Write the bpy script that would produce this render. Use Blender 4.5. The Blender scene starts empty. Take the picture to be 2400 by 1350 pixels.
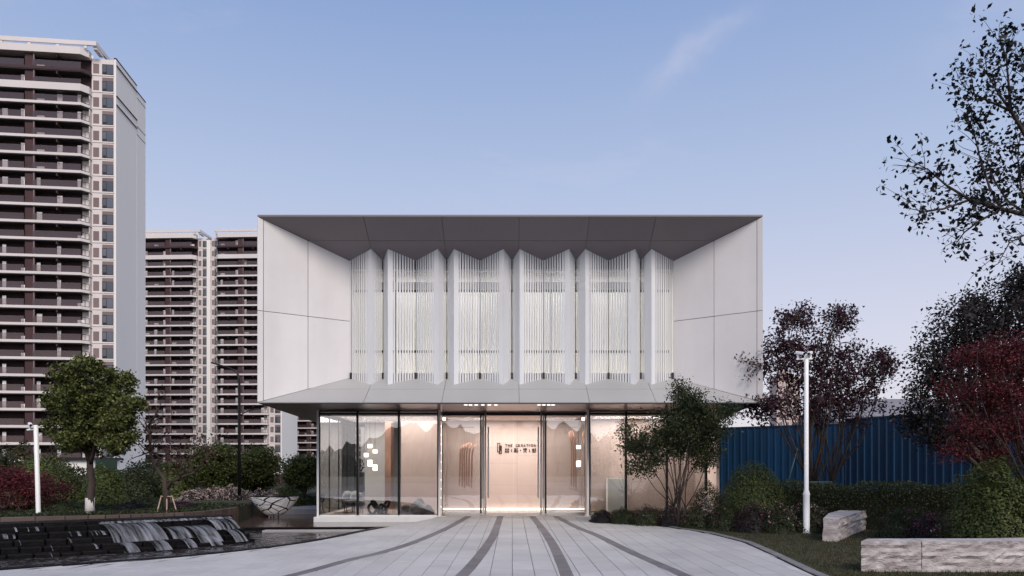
import bpy, math, random
import numpy as np
from mathutils import Vector, Matrix
random.seed(1)
R = math.radians
S = bpy.context.scene
C = S.collection
# ------------------------------------------------------------------ camera
F = 1700.0; CXP = 1200.0; HZ = 1095.0; EYE = 1.6
cam = bpy.data.cameras.new('camera'); camo = bpy.data.objects.new('camera', cam); C.objects.link(camo)
camo.location = (0, 0, EYE); camo.rotation_euler = (R(90), 0, 0)
cam.sensor_width = 36; cam.lens = F / 2400 * 36; cam.shift_y = (HZ - 675) / 2400
cam.clip_start = 0.1; cam.clip_end = 3000
S.camera = camo
# ------------------------------------------------------------------ sky, sun, exposure
W = bpy.data.worlds.new('World'); S.world = W; W.use_nodes = True
wn = W.node_tree; wn.nodes.clear()
def wnode(t, **k):
    n = wn.nodes.new(t)
    for a, b in k.items(): setattr(n, a, b)
    return n
SUN_EL, SUN_AZ = 40, 163          # the soft glow is behind and right of the camera
wo = wnode('ShaderNodeOutputWorld'); bg = wnode('ShaderNodeBackground')
tc = wnode('ShaderNodeTexCoord'); sep = wnode('ShaderNodeSeparateXYZ')
wn.links.new(tc.outputs['Generated'], sep.inputs[0])
ramp = wnode('ShaderNodeValToRGB')
wn.links.new(sep.outputs['Z'], ramp.inputs[0])
cr = ramp.color_ramp
stops = [(0.0, (.76, .70, .72)), (.10, (.67, .655, .745)), (.20, (.59, .605, .735)), (.36, (.42, .50, .695)),
         (.54, (.25, .36, .615)), (1.0, (.15, .24, .47))]
cr.elements[0].position = stops[0][0]; cr.elements[0].color = (*stops[0][1], 1)
cr.elements[1].position = stops[-1][0]; cr.elements[1].color = (*stops[-1][1], 1)
for p, c in stops[1:-1]:
    e = cr.elements.new(p); e.color = (*c, 1)
sky = wnode('ShaderNodeTexSky'); sky.sky_type = 'NISHITA'; sky.sun_disc = False
sky.sun_elevation = R(SUN_EL); sky.sun_rotation = R(SUN_AZ); sky.dust_density = 2
sk = wnode('ShaderNodeMixRGB', blend_type='MULTIPLY'); sk.inputs[0].default_value = 1; sk.inputs[2].default_value = (.09, .09, .09, 1)
wn.links.new(sky.outputs[0], sk.inputs[1])
mx = wnode('ShaderNodeMixRGB'); mx.inputs[0].default_value = .16
wn.links.new(ramp.outputs[0], mx.inputs[1]); wn.links.new(sk.outputs[0], mx.inputs[2])
# thin drifting wisps of cloud over the whole dome
mp = wnode('ShaderNodeMapping'); mp.inputs['Scale'].default_value = (1.4, 1.4, 3.4); mp.inputs['Rotation'].default_value = (.2, .5, .3)
mp.inputs['Location'].default_value = (.37, .2, .45)
wn.links.new(tc.outputs['Generated'], mp.inputs[0])
nz = wnode('ShaderNodeTexNoise'); nz.inputs['Scale'].default_value = 1.6; nz.inputs['Detail'].default_value = 9; nz.inputs['Roughness'].default_value = .62
nz.inputs['Distortion'].default_value = .5
wn.links.new(mp.outputs[0], nz.inputs['Vector'])
cr2 = wnode('ShaderNodeValToRGB'); cr2.color_ramp.elements[0].position = .60; cr2.color_ramp.elements[1].position = .86
cr2.color_ramp.elements[1].color = (.22, .22, .22, 1)
wn.links.new(nz.outputs[0], cr2.inputs[0])
mc = wnode('ShaderNodeMixRGB'); mc.inputs[2].default_value = (.70, .64, .72, 1)
nd = wnode('ShaderNodeTexNoise'); nd.inputs['Scale'].default_value = 11; nd.inputs['Detail'].default_value = 6; wn.links.new(tc.outputs['Generated'], nd.inputs['Vector'])
def wisp(px, py, sx, sy, la, lb, amt):
    d0 = Vector((px-CXP, F, HZ-py)).normalized(); t1 = Vector((sx, 0, -sy)); t1 = (t1-d0*t1.dot(d0)).normalized(); t2 = d0.cross(t1)
    pr = []
    for t_, l_, wob in ((t1, la, .0), (t2, lb, .11)):
        dp = wnode('ShaderNodeVectorMath', operation='DOT_PRODUCT'); wn.links.new(tc.outputs['Generated'], dp.inputs[0]); dp.inputs[1].default_value = t_
        ww = wnode('ShaderNodeMath', operation='MULTIPLY_ADD'); wn.links.new(nd.outputs[0], ww.inputs[0]); ww.inputs[1].default_value = wob; ww.inputs[2].default_value = -wob*.5
        ad = wnode('ShaderNodeMath', operation='ADD'); wn.links.new(dp.outputs['Value'], ad.inputs[0]); wn.links.new(ww.outputs[0], ad.inputs[1])
        dv = wnode('ShaderNodeMath', operation='DIVIDE'); wn.links.new(ad.outputs[0], dv.inputs[0]); dv.inputs[1].default_value = l_
        sq = wnode('ShaderNodeMath', operation='POWER'); wn.links.new(dv.outputs[0], sq.inputs[0]); sq.inputs[1].default_value = 2
        ng = wnode('ShaderNodeMath', operation='MULTIPLY'); wn.links.new(sq.outputs[0], ng.inputs[0]); ng.inputs[1].default_value = -1
        ex = wnode('ShaderNodeMath', operation='EXPONENT'); wn.links.new(ng.outputs[0], ex.inputs[0]); pr.append(ex)
    dp = wnode('ShaderNodeVectorMath', operation='DOT_PRODUCT'); wn.links.new(tc.outputs['Generated'], dp.inputs[0]); dp.inputs[1].default_value = d0
    fr_ = wnode('ShaderNodeMath', operation='GREATER_THAN'); wn.links.new(dp.outputs['Value'], fr_.inputs[0]); fr_.inputs[1].default_value = 0
    out = fr_
    nn_ = wnode('ShaderNodeMapRange'); wn.links.new(nz.outputs[0], nn_.inputs[0]); nn_.inputs[1].default_value = .30; nn_.inputs[2].default_value = .65; nn_.inputs[4].default_value = amt
    for e_ in pr+[nn_]:
        mm_ = wnode('ShaderNodeMath', operation='MULTIPLY'); wn.links.new(out.outputs[0], mm_.inputs[0]); wn.links.new(e_.outputs[0], mm_.inputs[1]); out = mm_
    return out
cl_ = cr2
for wsp in ((1632,118,110,-72,.058,.016,.36),(2310,15,80,-30,.05,.022,.40)):
    w_ = wisp(*wsp); am = wnode('ShaderNodeMath', operation='ADD'); am.use_clamp = True; wn.links.new(cl_.outputs[0], am.inputs[0]); wn.links.new(w_.outputs[0], am.inputs[1]); cl_ = am
wn.links.new(cl_.outputs[0], mc.inputs[0]); wn.links.new(mx.outputs[0], mc.inputs[1])
wn.links.new(mc.outputs[0], bg.inputs[0]); bg.inputs[1].default_value = .69
wn.links.new(bg.outputs[0], wo.inputs[0])
sd = bpy.data.lights.new('sun', 'SUN'); sd.energy = 1.5; sd.angle = R(26); sd.color = (1, .90, .80)
so = bpy.data.objects.new('sun', sd); C.objects.link(so)
az = R(SUN_AZ); el = R(SUN_EL)
sdir = Vector((math.sin(az) * math.cos(el), math.cos(az) * math.cos(el), math.sin(el)))
so.rotation_euler = sdir.to_track_quat('Z', 'Y').to_euler()
S.view_settings.view_transform = 'Standard'; S.view_settings.look = 'None'
S.view_settings.gamma = 1; S.view_settings.use_curve_mapping = False; S.view_settings.exposure = 0.78
S.render.engine = 'CYCLES'
S.cycles.max_bounces = 8; S.cycles.transparent_max_bounces = 24; S.cycles.caustics_reflective = False; S.cycles.caustics_refractive = False

# ------------------------------------------------------------------ helpers
def P(px, py, Y):                       # a photograph pixel at a chosen distance -> a point of the place
    return Vector(((px - CXP) * Y / F, Y, EYE + (HZ - py) * Y / F))
def XP(px, Y): return (px - CXP) * Y / F
def ZP(py, Y): return EYE + (HZ - py) * Y / F

def link(name, data, parent=None, loc=None, rz=None):
    o = bpy.data.objects.new(name, data); C.objects.link(o)
    if parent is not None: o.parent = parent
    if loc is not None: o.location = loc
    if rz is not None: o.rotation_euler = (0, 0, rz)
    return o
def tag(o, label=None, cat=None, group=None, kind=None):
    if label: o['label'] = label
    if cat: o['category'] = cat
    if group: o['group'] = group
    if kind: o['kind'] = kind
    return o
def thing(name, label, cat, loc=(0, 0, 0), rz=0, group=None):
    return tag(link(name, None, None, loc, rz), label, cat, group)

class MB:
    def __init__(s): s.v = []; s.f = []; s.o = Vector((0, 0, 0))
    def add(s, vs, fs):
        n = len(s.v); s.v += [tuple(v) for v in vs]; s.f += [tuple(i + n for i in f) for f in fs]; return s
    def box(s, x0, x1, y0, y1, z0, z1):
        return s.add([(x0,y0,z0),(x1,y0,z0),(x1,y1,z0),(x0,y1,z0),(x0,y0,z1),(x1,y0,z1),(x1,y1,z1),(x0,y1,z1)],
                     [(0,3,2,1),(4,5,6,7),(0,1,5,4),(1,2,6,5),(2,3,7,6),(3,0,4,7)])
    def prism(s, poly, z0, z1):
        n = len(poly)
        a = sum(poly[i][0]*poly[(i+1)%n][1]-poly[(i+1)%n][0]*poly[i][1] for i in range(n))
        if a < 0: poly = poly[::-1]
        return s.add([(x,y,z0) for x,y in poly]+[(x,y,z1) for x,y in poly],
                     [tuple(range(n))[::-1], tuple(range(n,2*n))]+[(i,(i+1)%n,n+(i+1)%n,n+i) for i in range(n)])
    def slab(s, pts, nrm, th):           # a planar polygon given thickness away from nrm
        n = len(pts); nrm = Vector(nrm).normalized(); pts = [Vector(p) for p in pts]
        nn = Vector((0,0,0))
        for i in range(n): nn += pts[i].cross(pts[(i+1)%n])
        if nn.dot(nrm) < 0: pts = pts[::-1]
        b = [p - nrm*th for p in pts]
        return s.add(pts+b, [tuple(range(n)), tuple(range(n,2*n))[::-1]]+[((i+1)%n,i,n+i,n+(i+1)%n) for i in range(n)])
    def bar(s, a, b, w, h=None, up=(0,0,1)):
        a = Vector(a); b = Vector(b); d = (b-a).normalized(); h = h or w
        up = Vector(up)
        if abs(d.dot(up)) > .98: up = Vector((1,0,0))
        x = d.cross(up).normalized()*w/2; y = x.cross(d).normalized()*h/2
        vs = [a-x-y,a+x-y,a+x+y,a-x+y,b-x-y,b+x-y,b+x+y,b-x+y]
        return s.add(vs, [(3,2,1,0),(4,5,6,7),(0,1,5,4),(1,2,6,5),(2,3,7,6),(3,0,4,7)])
    def tube(s, pts, rad, n=8, cap=True):
        pts = [Vector(p) for p in pts]; m = len(pts)
        if not hasattr(rad, '__len__'): rad = [rad]*m
        vs = []; fs = []; px = None
        for i, p in enumerate(pts):
            d = (pts[min(i+1,m-1)]-pts[max(i-1,0)]).normalized()
            if px is None:
                u = Vector((0,0,1)) if abs(d.z) < .9 else Vector((1,0,0))
                px = d.cross(u).normalized()
            else:
                px = (px - d*px.dot(d)).normalized()
            py = d.cross(px)
            for k in range(n):
                a = 2*math.pi*k/n
                vs.append(p + (px*math.cos(a)+py*math.sin(a))*rad[i])
        for i in range(m-1):
            for k in range(n):
                k2 = (k+1)%n
                fs.append((i*n+k, i*n+k2, (i+1)*n+k2, (i+1)*n+k))
        if cap: fs += [tuple(range(n))[::-1], tuple((m-1)*n+k for k in range(n))]
        return s.add(vs, fs)
    def lathe(s, prof, n=24, c=(0,0)):
        vs = []; fs = []
        for r, z in prof:
            for k in range(n):
                a = 2*math.pi*k/n; vs.append((c[0]+r*math.cos(a), c[1]+r*math.sin(a), z))
        for i in range(len(prof)-1):
            for k in range(n):
                k2 = (k+1)%n; fs.append((i*n+k, i*n+k2, (i+1)*n+k2, (i+1)*n+k))
        fs += [tuple(range(n))[::-1], tuple((len(prof)-1)*n+k for k in range(n))]
        return s.add(vs, fs)
    def mesh(s, name, m, smooth=False):
        me = bpy.data.meshes.new(name); me.from_pydata(s.v, [], s.f); me.validate()
        if m: me.materials.append(m)
        if smooth: me.polygons.foreach_set('use_smooth', [True]*len(me.polygons))
        return me
    def build(s, name, m, parent=None, smooth=False, loc=None, bevel=0):
        o = link(name, s.mesh(name, m, smooth), parent, loc)
        if bevel:
            b = o.modifiers.new('bevel', 'BEVEL'); b.width = bevel; b.segments = 2; b.limit_method = 'ANGLE'
        return o

def inset(pts, g):                        # shrink a planar convex polygon by g on every side
    pts = [Vector(p) for p in pts]; n = len(pts); nn = Vector((0,0,0))
    for i in range(n): nn += pts[i].cross(pts[(i+1)%n])
    o = pts[0]; nn = Vector((0,0,0))
    for i in range(n): nn += (pts[i]-o).cross(pts[(i+1)%n]-o)
    nn.normalize(); res = []
    for i in range(n):
        a, b, c = pts[i-1], pts[i], pts[(i+1)%n]
        e1 = (b-a).normalized(); e2 = (c-b).normalized()
        n1 = nn.cross(e1); n2 = nn.cross(e2)
        den = 1+n1.dot(n2)
        res.append(b + (n1+n2)*g/max(den, .05))
    return res

# ------------------------------------------------------------------ materials
def newmat(name):
    m = bpy.data.materials.new(name); m.use_nodes = True; t = m.node_tree; t.nodes.clear()
    out = t.nodes.new('ShaderNodeOutputMaterial'); return m, t, out
def mat(name, col, rough=.6, metal=0, var=.12, vs=2.0, bump=0, bs=40, objrand=0, islrand=0, spec=.4, detail=6, stretch=None, col2=None, stain=0):
    m, t, out = newmat(name); N = t.nodes; L = t.links
    b = N.new('ShaderNodeBsdfPrincipled'); L.new(b.outputs[0], out.inputs[0])
    b.inputs['Roughness'].default_value = rough; b.inputs['Metallic'].default_value = metal
    b.inputs['Specular IOR Level'].default_value = spec
    co = N.new('ShaderNodeTexCoord'); vec = co.outputs['Object']
    if stretch:
        q = N.new('ShaderNodeMapping'); q.inputs['Scale'].default_value = stretch; L.new(vec, q.inputs[0]); vec = q.outputs[0]
    n = N.new('ShaderNodeTexNoise'); n.inputs['Scale'].default_value = vs; n.inputs['Detail'].default_value = detail; L.new(vec, n.inputs['Vector'])
    r = N.new('ShaderNodeMapRange'); r.inputs[1].default_value = .3; r.inputs[2].default_value = .7
    r.inputs[3].default_value = 1-var; r.inputs[4].default_value = 1+var; L.new(n.outputs[0], r.inputs[0])
    fac = r.outputs[0]
    def times(src, amt, fac):
        q = N.new('ShaderNodeMapRange'); q.inputs[3].default_value = 1-amt; q.inputs[4].default_value = 1+amt; L.new(src, q.inputs[0])
        mm = N.new('ShaderNodeMath'); mm.operation = 'MULTIPLY'; L.new(fac, mm.inputs[0]); L.new(q.outputs[0], mm.inputs[1]); return mm.outputs[0]
    if stain:                              # faint dirt and damp patches that run on from slab to slab
        ge = N.new('ShaderNodeNewGeometry'); ns = N.new('ShaderNodeTexNoise'); ns.inputs['Scale'].default_value = .55; ns.inputs['Detail'].default_value = 8; ns.inputs['Roughness'].default_value = .65; L.new(ge.outputs['Position'], ns.inputs['Vector'])
        fac0 = N.new('ShaderNodeMapRange'); fac0.inputs[1].default_value = .35; fac0.inputs[2].default_value = .62; fac0.inputs[3].default_value = 1-stain; fac0.inputs[4].default_value = 1.04; L.new(ns.outputs[0], fac0.inputs[0])
        mm0 = N.new('ShaderNodeMath'); mm0.operation = 'MULTIPLY'; L.new(fac, mm0.inputs[0]); L.new(fac0.outputs[0], mm0.inputs[1]); fac = mm0.outputs[0]
    if objrand: fac = times(N.new('ShaderNodeObjectInfo').outputs['Random'], objrand, fac)
    if islrand: fac = times(N.new('ShaderNodeNewGeometry').outputs['Random Per Island'], islrand, fac)
    v = N.new('ShaderNodeVectorMath'); v.operation = 'SCALE'; L.new(fac, v.inputs['Scale'])
    v.inputs[0].default_value = col
    if col2:
        mxx = N.new('ShaderNodeMixRGB'); mxx.inputs[1].default_value = (*col, 1); mxx.inputs[2].default_value = (*col2, 1)
        n2 = N.new('ShaderNodeTexNoise'); n2.inputs['Scale'].default_value = vs*.45; n2.inputs['Detail'].default_value = 5; L.new(vec, n2.inputs['Vector'])
        r2 = N.new('ShaderNodeMapRange'); r2.inputs[1].default_value = .42; r2.inputs[2].default_value = .6; L.new(n2.outputs[0], r2.inputs[0])
        L.new(r2.outputs[0], mxx.inputs[0]); L.new(mxx.outputs[0], v.inputs[0])
    L.new(v.outputs[0], b.inputs['Base Color'])
    if bump:
        n3 = N.new('ShaderNodeTexNoise'); n3.inputs['Scale'].default_value = bs; n3.inputs['Detail'].default_value = 5; L.new(vec, n3.inputs['Vector'])
        bp = N.new('ShaderNodeBump'); bp.inputs['Strength'].default_value = bump; bp.inputs['Distance'].default_value = .02
        L.new(n3.outputs[0], bp.inputs['Height']); L.new(bp.outputs[0], b.inputs['Normal'])
    return m
def glassmat(name, tint, refl=.12, ior=1.6, rough=0.0, film=0.0, filmcol=(.5,.5,.5)):
    m, t, out = newmat(name); N = t.nodes; L = t.links
    tr = N.new('ShaderNodeBsdfTransparent'); tr.inputs[0].default_value = (*tint, 1)
    gl = N.new('ShaderNodeBsdfGlossy'); gl.inputs['Roughness'].default_value = rough
    fr = N.new('ShaderNodeFresnel'); fr.inputs[0].default_value = ior
    ad = N.new('ShaderNodeMath'); ad.operation = 'ADD'; ad.use_clamp = True; ad.inputs[1].default_value = refl; L.new(fr.outputs[0], ad.inputs[0])
    src = tr.outputs[0]
    if film:
        d = N.new('ShaderNodeBsdfDiffuse'); d.inputs[0].default_value = (*filmcol, 1)
        q = N.new('ShaderNodeMixShader'); q.inputs[0].default_value = film; L.new(src, q.inputs[1]); L.new(d.outputs[0], q.inputs[2]); src = q.outputs[0]
    x = N.new('ShaderNodeMixShader'); L.new(ad.outputs[0], x.inputs[0]); L.new(src, x.inputs[1]); L.new(gl.outputs[0], x.inputs[2])
    L.new(x.outputs[0], out.inputs[0]); return m
def leafmat(name, cols, rough=.55, transl=.25):
    m, t, out = newmat(name); N = t.nodes; L = t.links
    b = N.new('ShaderNodeBsdfPrincipled'); b.inputs['Roughness'].default_value = rough; b.inputs['Specular IOR Level'].default_value = .3
    g = N.new('ShaderNodeNewGeometry'); r = N.new('ShaderNodeValToRGB'); L.new(g.outputs['Random Per Island'], r.inputs[0])
    e = r.color_ramp.elements
    e[0].color = (*cols[0], 1); e[1].color = (*cols[-1], 1)
    for i, c in enumerate(cols[1:-1]):
        q = e.new((i+1)/(len(cols)-1)); q.color = (*c, 1)
    L.new(r.outputs[0], b.inputs['Base Color'])
    tl = N.new('ShaderNodeBsdfTranslucent'); L.new(r.outputs[0], tl.inputs[0])
    x = N.new('ShaderNodeMixShader'); x.inputs[0].default_value = transl
    L.new(b.outputs[0], x.inputs[1]); L.new(tl.outputs[0], x.inputs[2]); L.new(x.outputs[0], out.inputs[0]); return m
def emit(name, col, st):
    m, t, out = newmat(name); e = t.nodes.new('ShaderNodeEmission'); e.inputs[0].default_value = (*col, 1); e.inputs[1].default_value = st
    t.links.new(e.outputs[0], out.inputs[0]); return m

M = {}
M['white_panel'] = mat('white_panel', (.72,.695,.69), .45, 0, .04, .9, objrand=.02, stretch=(1.6,1.6,.22), stain=.02)
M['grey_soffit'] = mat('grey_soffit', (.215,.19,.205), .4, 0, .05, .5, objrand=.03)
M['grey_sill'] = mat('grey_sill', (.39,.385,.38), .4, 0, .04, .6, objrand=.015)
M['dark_joint'] = mat('dark_joint', (.03,.028,.03), .8)
M['slat'] = mat('slat', (.74,.745,.76), .4, 0, .03, .8, objrand=.05)
M['inner_white'] = mat('inner_white', (.72,.72,.70), .7, 0, .04, .8)
M['inner_grey'] = mat('inner_grey', (.35,.36,.37), .7, 0, .06, .8)
M['black_metal'] = mat('black_metal', (.012,.011,.012), .35, .3, .1, 3)
M['white_metal'] = mat('white_metal', (.72,.72,.72), .35, 0, .04, 3)
M['steel'] = mat('steel', (.70,.69,.69), .35, .25, .05, 3)
M['brown_soffit'] = mat('brown_soffit', (.21,.125,.115), .28, .5, .08, 1.5, objrand=.08)
M['beige_wall'] = mat('beige_wall', (.52,.415,.375), .55, 0, .05, .7, objrand=.04)
M['grey_wall'] = mat('grey_wall', (.50,.49,.47), .6, 0, .05, .7)
M['room_floor'] = mat('room_floor', (.42,.33,.28), .18, 0, .06, 1.2)
M['room_ceiling'] = mat('room_ceiling', (.62,.50,.45), .6, 0, .04, 1.2)
M['bronze'] = mat('bronze', (.42,.24,.18), .28, .6, .1, 4)
M['glass'] = glassmat('glass', (.92,.92,.92), .24, 1.75)
M['clear_glass'] = glassmat('clear_glass', (.95,.95,.95), .04, 1.5)
M['paver'] = mat('paver', (.50,.48,.465), .6, 0, .04, 2.5, .12, 60, objrand=.06, islrand=.06, stain=.16)
M['dark_paver'] = mat('dark_paver', (.155,.14,.145), .6, 0, .10, 2.5, .12, 60, objrand=.13)
M['grout'] = mat('grout', (.13,.125,.13), .9)
M['edging'] = mat('edging', (.20,.19,.195), .7, 0, .15, 3, .2, 50, objrand=.1)
M['earth'] = mat('earth', (.045,.036,.028), .95, 0, .3, 2.5, .6, 15)
M['ground'] = mat('ground', (.06,.065,.045), .95, 0, .3, .15)
M['lawn'] = mat('lawn', (.040,.042,.018), .95, 0, .35, 3, .5, 25, col2=(.065,.050,.026))
M['path'] = mat('path', (.36,.33,.32), .8, 0, .1, 1.5)
M['bed'] = mat('bed', (.035,.04,.02), .95, 0, .35, 1.5, .6, 12, col2=(.05,.038,.026))
M['black_stone'] = mat('black_stone', (.006,.0052,.0055), .6, 0, .35, 5, .7, 14, objrand=.3, spec=.10)
M['planter_stone'] = mat('planter_stone', (.085,.058,.046), .7, 0, .2, 2, .3, 20, objrand=.15)
M['bark'] = mat('bark', (.055,.04,.034), .9, 0, .3, 9, .7, 18, stretch=(1,1,.25))
M['pale_bark'] = mat('pale_bark', (.15,.125,.11), .9, 0, .3, 9, .6, 18, stretch=(1,1,.25))
M['lime_wash'] = mat('lime_wash', (.55,.52,.50), .9, 0, .15, 6, .3, 20)
M['stake'] = mat('stake', (.42,.31,.24), .8, 0, .15, 6)
M['stake_green'] = mat('stake_green', (.06,.10,.095), .7, 0, .15, 6)
M['blue_sheet'] = mat('blue_sheet', (.003,.036,.095), .5, .0, .22, 1.5, objrand=.14, stretch=(1,1,.3))
M['blue_rail'] = mat('blue_rail', (.005,.03,.08), .5)
M['lamp_white'] = mat('lamp_white', (.92,.91,.90), .4, 0, .03, 2)
def stone_rough():
    return mat('granite', (.50,.455,.445), .85, 0, .28, 6, 1.0, 22, objrand=.05, stretch=(1,1,2.2), col2=(.37,.32,.315))
M['granite'] = stone_rough()
M['granite_top'] = mat('granite_top', (.52,.48,.48), .85, 0, .2, 12, .6, 50)
# towers
M['tw_white'] = mat('tw_white', (.70,.645,.63), .8, 0, .05, .15, objrand=.03)
M['tw_gable'] = mat('tw_gable', (.86,.82,.78), .85, 0, .05, .06, stretch=(1,1,.2))
M['tw_plum'] = mat('tw_plum', (.060,.028,.031), .7, 0, .12, .3, objrand=.1)
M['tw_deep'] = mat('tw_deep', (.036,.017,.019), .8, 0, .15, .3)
M['tw_taupe'] = mat('tw_taupe', (.22,.165,.165), .8, 0, .08, .4, objrand=.08)
M['tw_rail'] = glassmat('tw_rail', (.84,.78,.78), .02, 1.4, .15, .20, (.21,.145,.145))
M['tw_pane'] = mat('tw_pane', (.10,.11,.135), .06, 0, .15, .4, objrand=.35, spec=.9)
M['tw_curtain'] = mat('tw_curtain', (.85,.86,.86), .7, 0, .08, 1.0, objrand=.2)
M['tw_frame'] = mat('tw_frame', (.02,.017,.02), .5)
# ------------------------------------------------------------------ ground, plaza, lawn, pools
def lerp(a, b, t): return a + (b-a)*t
def interp(tab, y):
    ys = [p[1] for p in tab]; xs = [p[0] for p in tab]
    return float(np.interp(y, ys, xs))
tag(MB().add([(-700,-300,-.55),(700,-300,-.55),(700,1200,-.55),(-700,1200,-.55)], [(0,1,2,3)]).build('ground', M['ground']), kind='structure')
XL = [(-13.5,7.5),(-11,9.2),(-8.6,10.9),(-7.6,11.6),(-6.7,12.2),(-5.9,12.9),(-5.1,13.9),(-4.5,15.0),(-4.05,16.4),(-3.75,17.9),(-3.3,19.6),(-2.85,21.2),(-2.45,22.9),(-2.35,24.75)]
XR = [(4.35,5.0),(4.4,9.0),(4.48,10.9),(4.75,13.3),(4.95,15.4),(4.75,17.6),(4.1,19.6),(3.3,21.6),(2.65,23.3),(2.6,24.75)]
def curve_pts(tab, n):
    ys = np.linspace(tab[0][1], tab[-1][1], n); return [(interp(tab, y), y) for y in ys]
pz = [(-13.5,7.5),(-13.5,-25),(14,-25),(14,5.0)] + XR + XL[::-1][:-1]
plaza = tag(MB().prism(pz, -.40, -.010).build('plaza', M['grout']), kind='structure')
TW, TL = .335, .92
rng = random.Random(5)
tiles = []
shared = None
def tile_mesh(poly, name='paving_stone'):
    top = inset([(x, y, 0) for x, y in poly], .009); low = inset([(x, y, 0) for x, y in poly], .0035)
    vs = [(p.x, p.y, 0) for p in top] + [(p.x, p.y, -.007) for p in low] + [(p.x, p.y, -.03) for p in low]
    n = len(poly); fs = [tuple(range(n))]
    for k in (0, n): fs += [(k+(i+1)%n, k+i, k+n+i, k+n+(i+1)%n) for i in range(n)]
    return vs, fs
col = 0
x = -13.06
while x < 5.2:
    y = 8.6 - rng.random()*TL
    while y < 24.7:
        y0, y1 = y, min(y+TL, 24.72); y += TL
        ym = (y0+y1)/2
        a0, a1 = max(x, interp(XL, y0)+.02), max(x, interp(XL, y1)+.02)
        b0, b1 = min(x+TW, interp(XR, y0)-.02), min(x+TW, interp(XR, y1)-.02)
        if b0-a0 < .04 and b1-a1 < .04: continue
        b0 = max(b0, a0+.02); b1 = max(b1, a1+.02)
        full = abs(a0-x) < 1e-6 and abs(a1-x) < 1e-6 and abs(b0-x-TW) < 1e-6 and abs(b1-x-TW) < 1e-6 and y1-y0 > TL-.01
        vis = abs((x-0)/max(y1, .1)) < .72 and 1.6/max(y1, .1) < .158
        tiles.append((0 if vis else 1, ym, x, y0, y1, a0, a1, b0, b1, full))
    x += TW
tiles.sort()
rest = MB(); cnt = 0
for (v, ym, x, y0, y1, a0, a1, b0, b1, full) in tiles:
    if v == 0 and cnt < 300:
        if full:
            if shared is None:
                vs, fs = tile_mesh([(0,0),(TW,0),(TW,TL),(0,TL)]); shared = MB().add(vs, fs).mesh('paving_stone', M['paver'])
            o = link('paving_stone', shared, plaza, (x, y0, rng.uniform(-.0012,.0012)))
        else:
            vs, fs = tile_mesh([(a0,y0),(b0,y0),(b1,y1),(a1,y1)]); MB().add(vs, fs).build('paving_stone', M['paver'], plaza)
        cnt += 1
    else:
        vs, fs = tile_mesh([(a0,y0),(b0,y0),(b1,y1),(a1,y1)]); rest.add(vs, fs)
tag(rest.build('paving_stones', M['paver'], plaza), kind='stuff')
# dark bands of basalt setts curving to the door
def spline(tab, n):
    p = np.array(tab, float); t = np.linspace(0, len(p)-1, n); out = []
    for u in t:
        i = min(int(u), len(p)-2); f = u-i
        p0, p1, p2, p3 = p[max(i-1,0)], p[i], p[i+1], p[min(i+2,len(p)-1)]
        out.append(tuple(.5*(2*p1+(p2-p0)*f+(2*p0-5*p1+4*p2-p3)*f*f+(3*p1-p0-3*p2+p3)*f**3)))
    return out
bands = [[(-4.1,8.4),(-3.26,10.67),(-2.81,12.5),(-2.45,13.6),(-2.07,15.6),(-1.69,19.2),(-1.42,23.6)],
         [(-1.0,8.4),(-.74,10.67),(-.6,12.8),(-.5,15.1),(-.43,17.5),(-.377,23.6)],
         [(.74,8.4),(.81,10.67),(.84,13.3),(.84,15.6),(.79,18.8),(.66,23.6)],
         [(2.7,8.4),(2.55,10.67),(2.36,12.5),(2.21,14.1),(2.01,16.9),(1.70,19.6),(1.43,23.6)]]
for bd in bands:
    n = 26; c = spline(bd, n+1)
    for i in range(n):
        a = Vector((*c[i], 0)); b = Vector((*c[i+1], 0))
        def nrm(j):
            d = Vector((*c[min(j+1,n)], 0))-Vector((*c[max(j-1,0)], 0)); d.normalize(); return Vector((d.y, -d.x, 0))
        w = .105; n0 = nrm(i)*w; n1 = nrm(i+1)*w
        vs, fs = tile_mesh([((a-n0).x,(a-n0).y),((a+n0).x,(a+n0).y),((b+n1).x,(b+n1).y),((b-n1).x,(b-n1).y)])
        MB().add([(q[0],q[1],q[2]+.005) for q in vs], fs).build('band_stone', M['dark_paver'], plaza)

# lawn with stone edging
lw = [(4.35,-6)] + XR + [(2.62,26),(12,34),(60,34),(60,-6)]
lawn = tag(MB().prism(lw, -.4, .012).build('lawn', M['lawn']), kind='structure')
ep = curve_pts(XR, 60)
for i in range(6, len(ep)-8):
    a, b = ep[i], ep[i+1]; d = Vector((b[0]-a[0], b[1]-a[1])).normalized(); nx, ny = d.y*.16, -d.x*.16
    vs, fs = tile_mesh([a, b, (b[0]+nx,b[1]+ny), (a[0]+nx,a[1]+ny)])
    MB().add([(q[0],q[1],q[2]+.022) for q in vs], fs).build('edging_stone', M['edging'], lawn)
# garden bed left, path behind the pools, apron ground around the pavilion
bedpoly = [(-30,14.5),(-14.5,17.1),(-11,18.3),(-9.6,19.1),(-8.7,20.1),(-8.5,22.2),(-9.4,26.5),(-9.8,40),(-10,70),(-90,70),(-90,14)]
tag(MB().prism(bedpoly, -.5, .36).build('garden_bed', M['bed']), kind='structure')
tag(MB().prism([(-9.2,27.4),(-6.9,27.4),(-6.9,70),(-10.2,70)], -.5, .012).build('path', M['path']), kind='structure')
tag(MB().prism([(-6.9,30.5),(7,30.5),(12,33.8),(60,33.8),(60,120),(-6.9,120)], -.5, .004).build('back_yard', M['path']), kind='structure')
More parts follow.
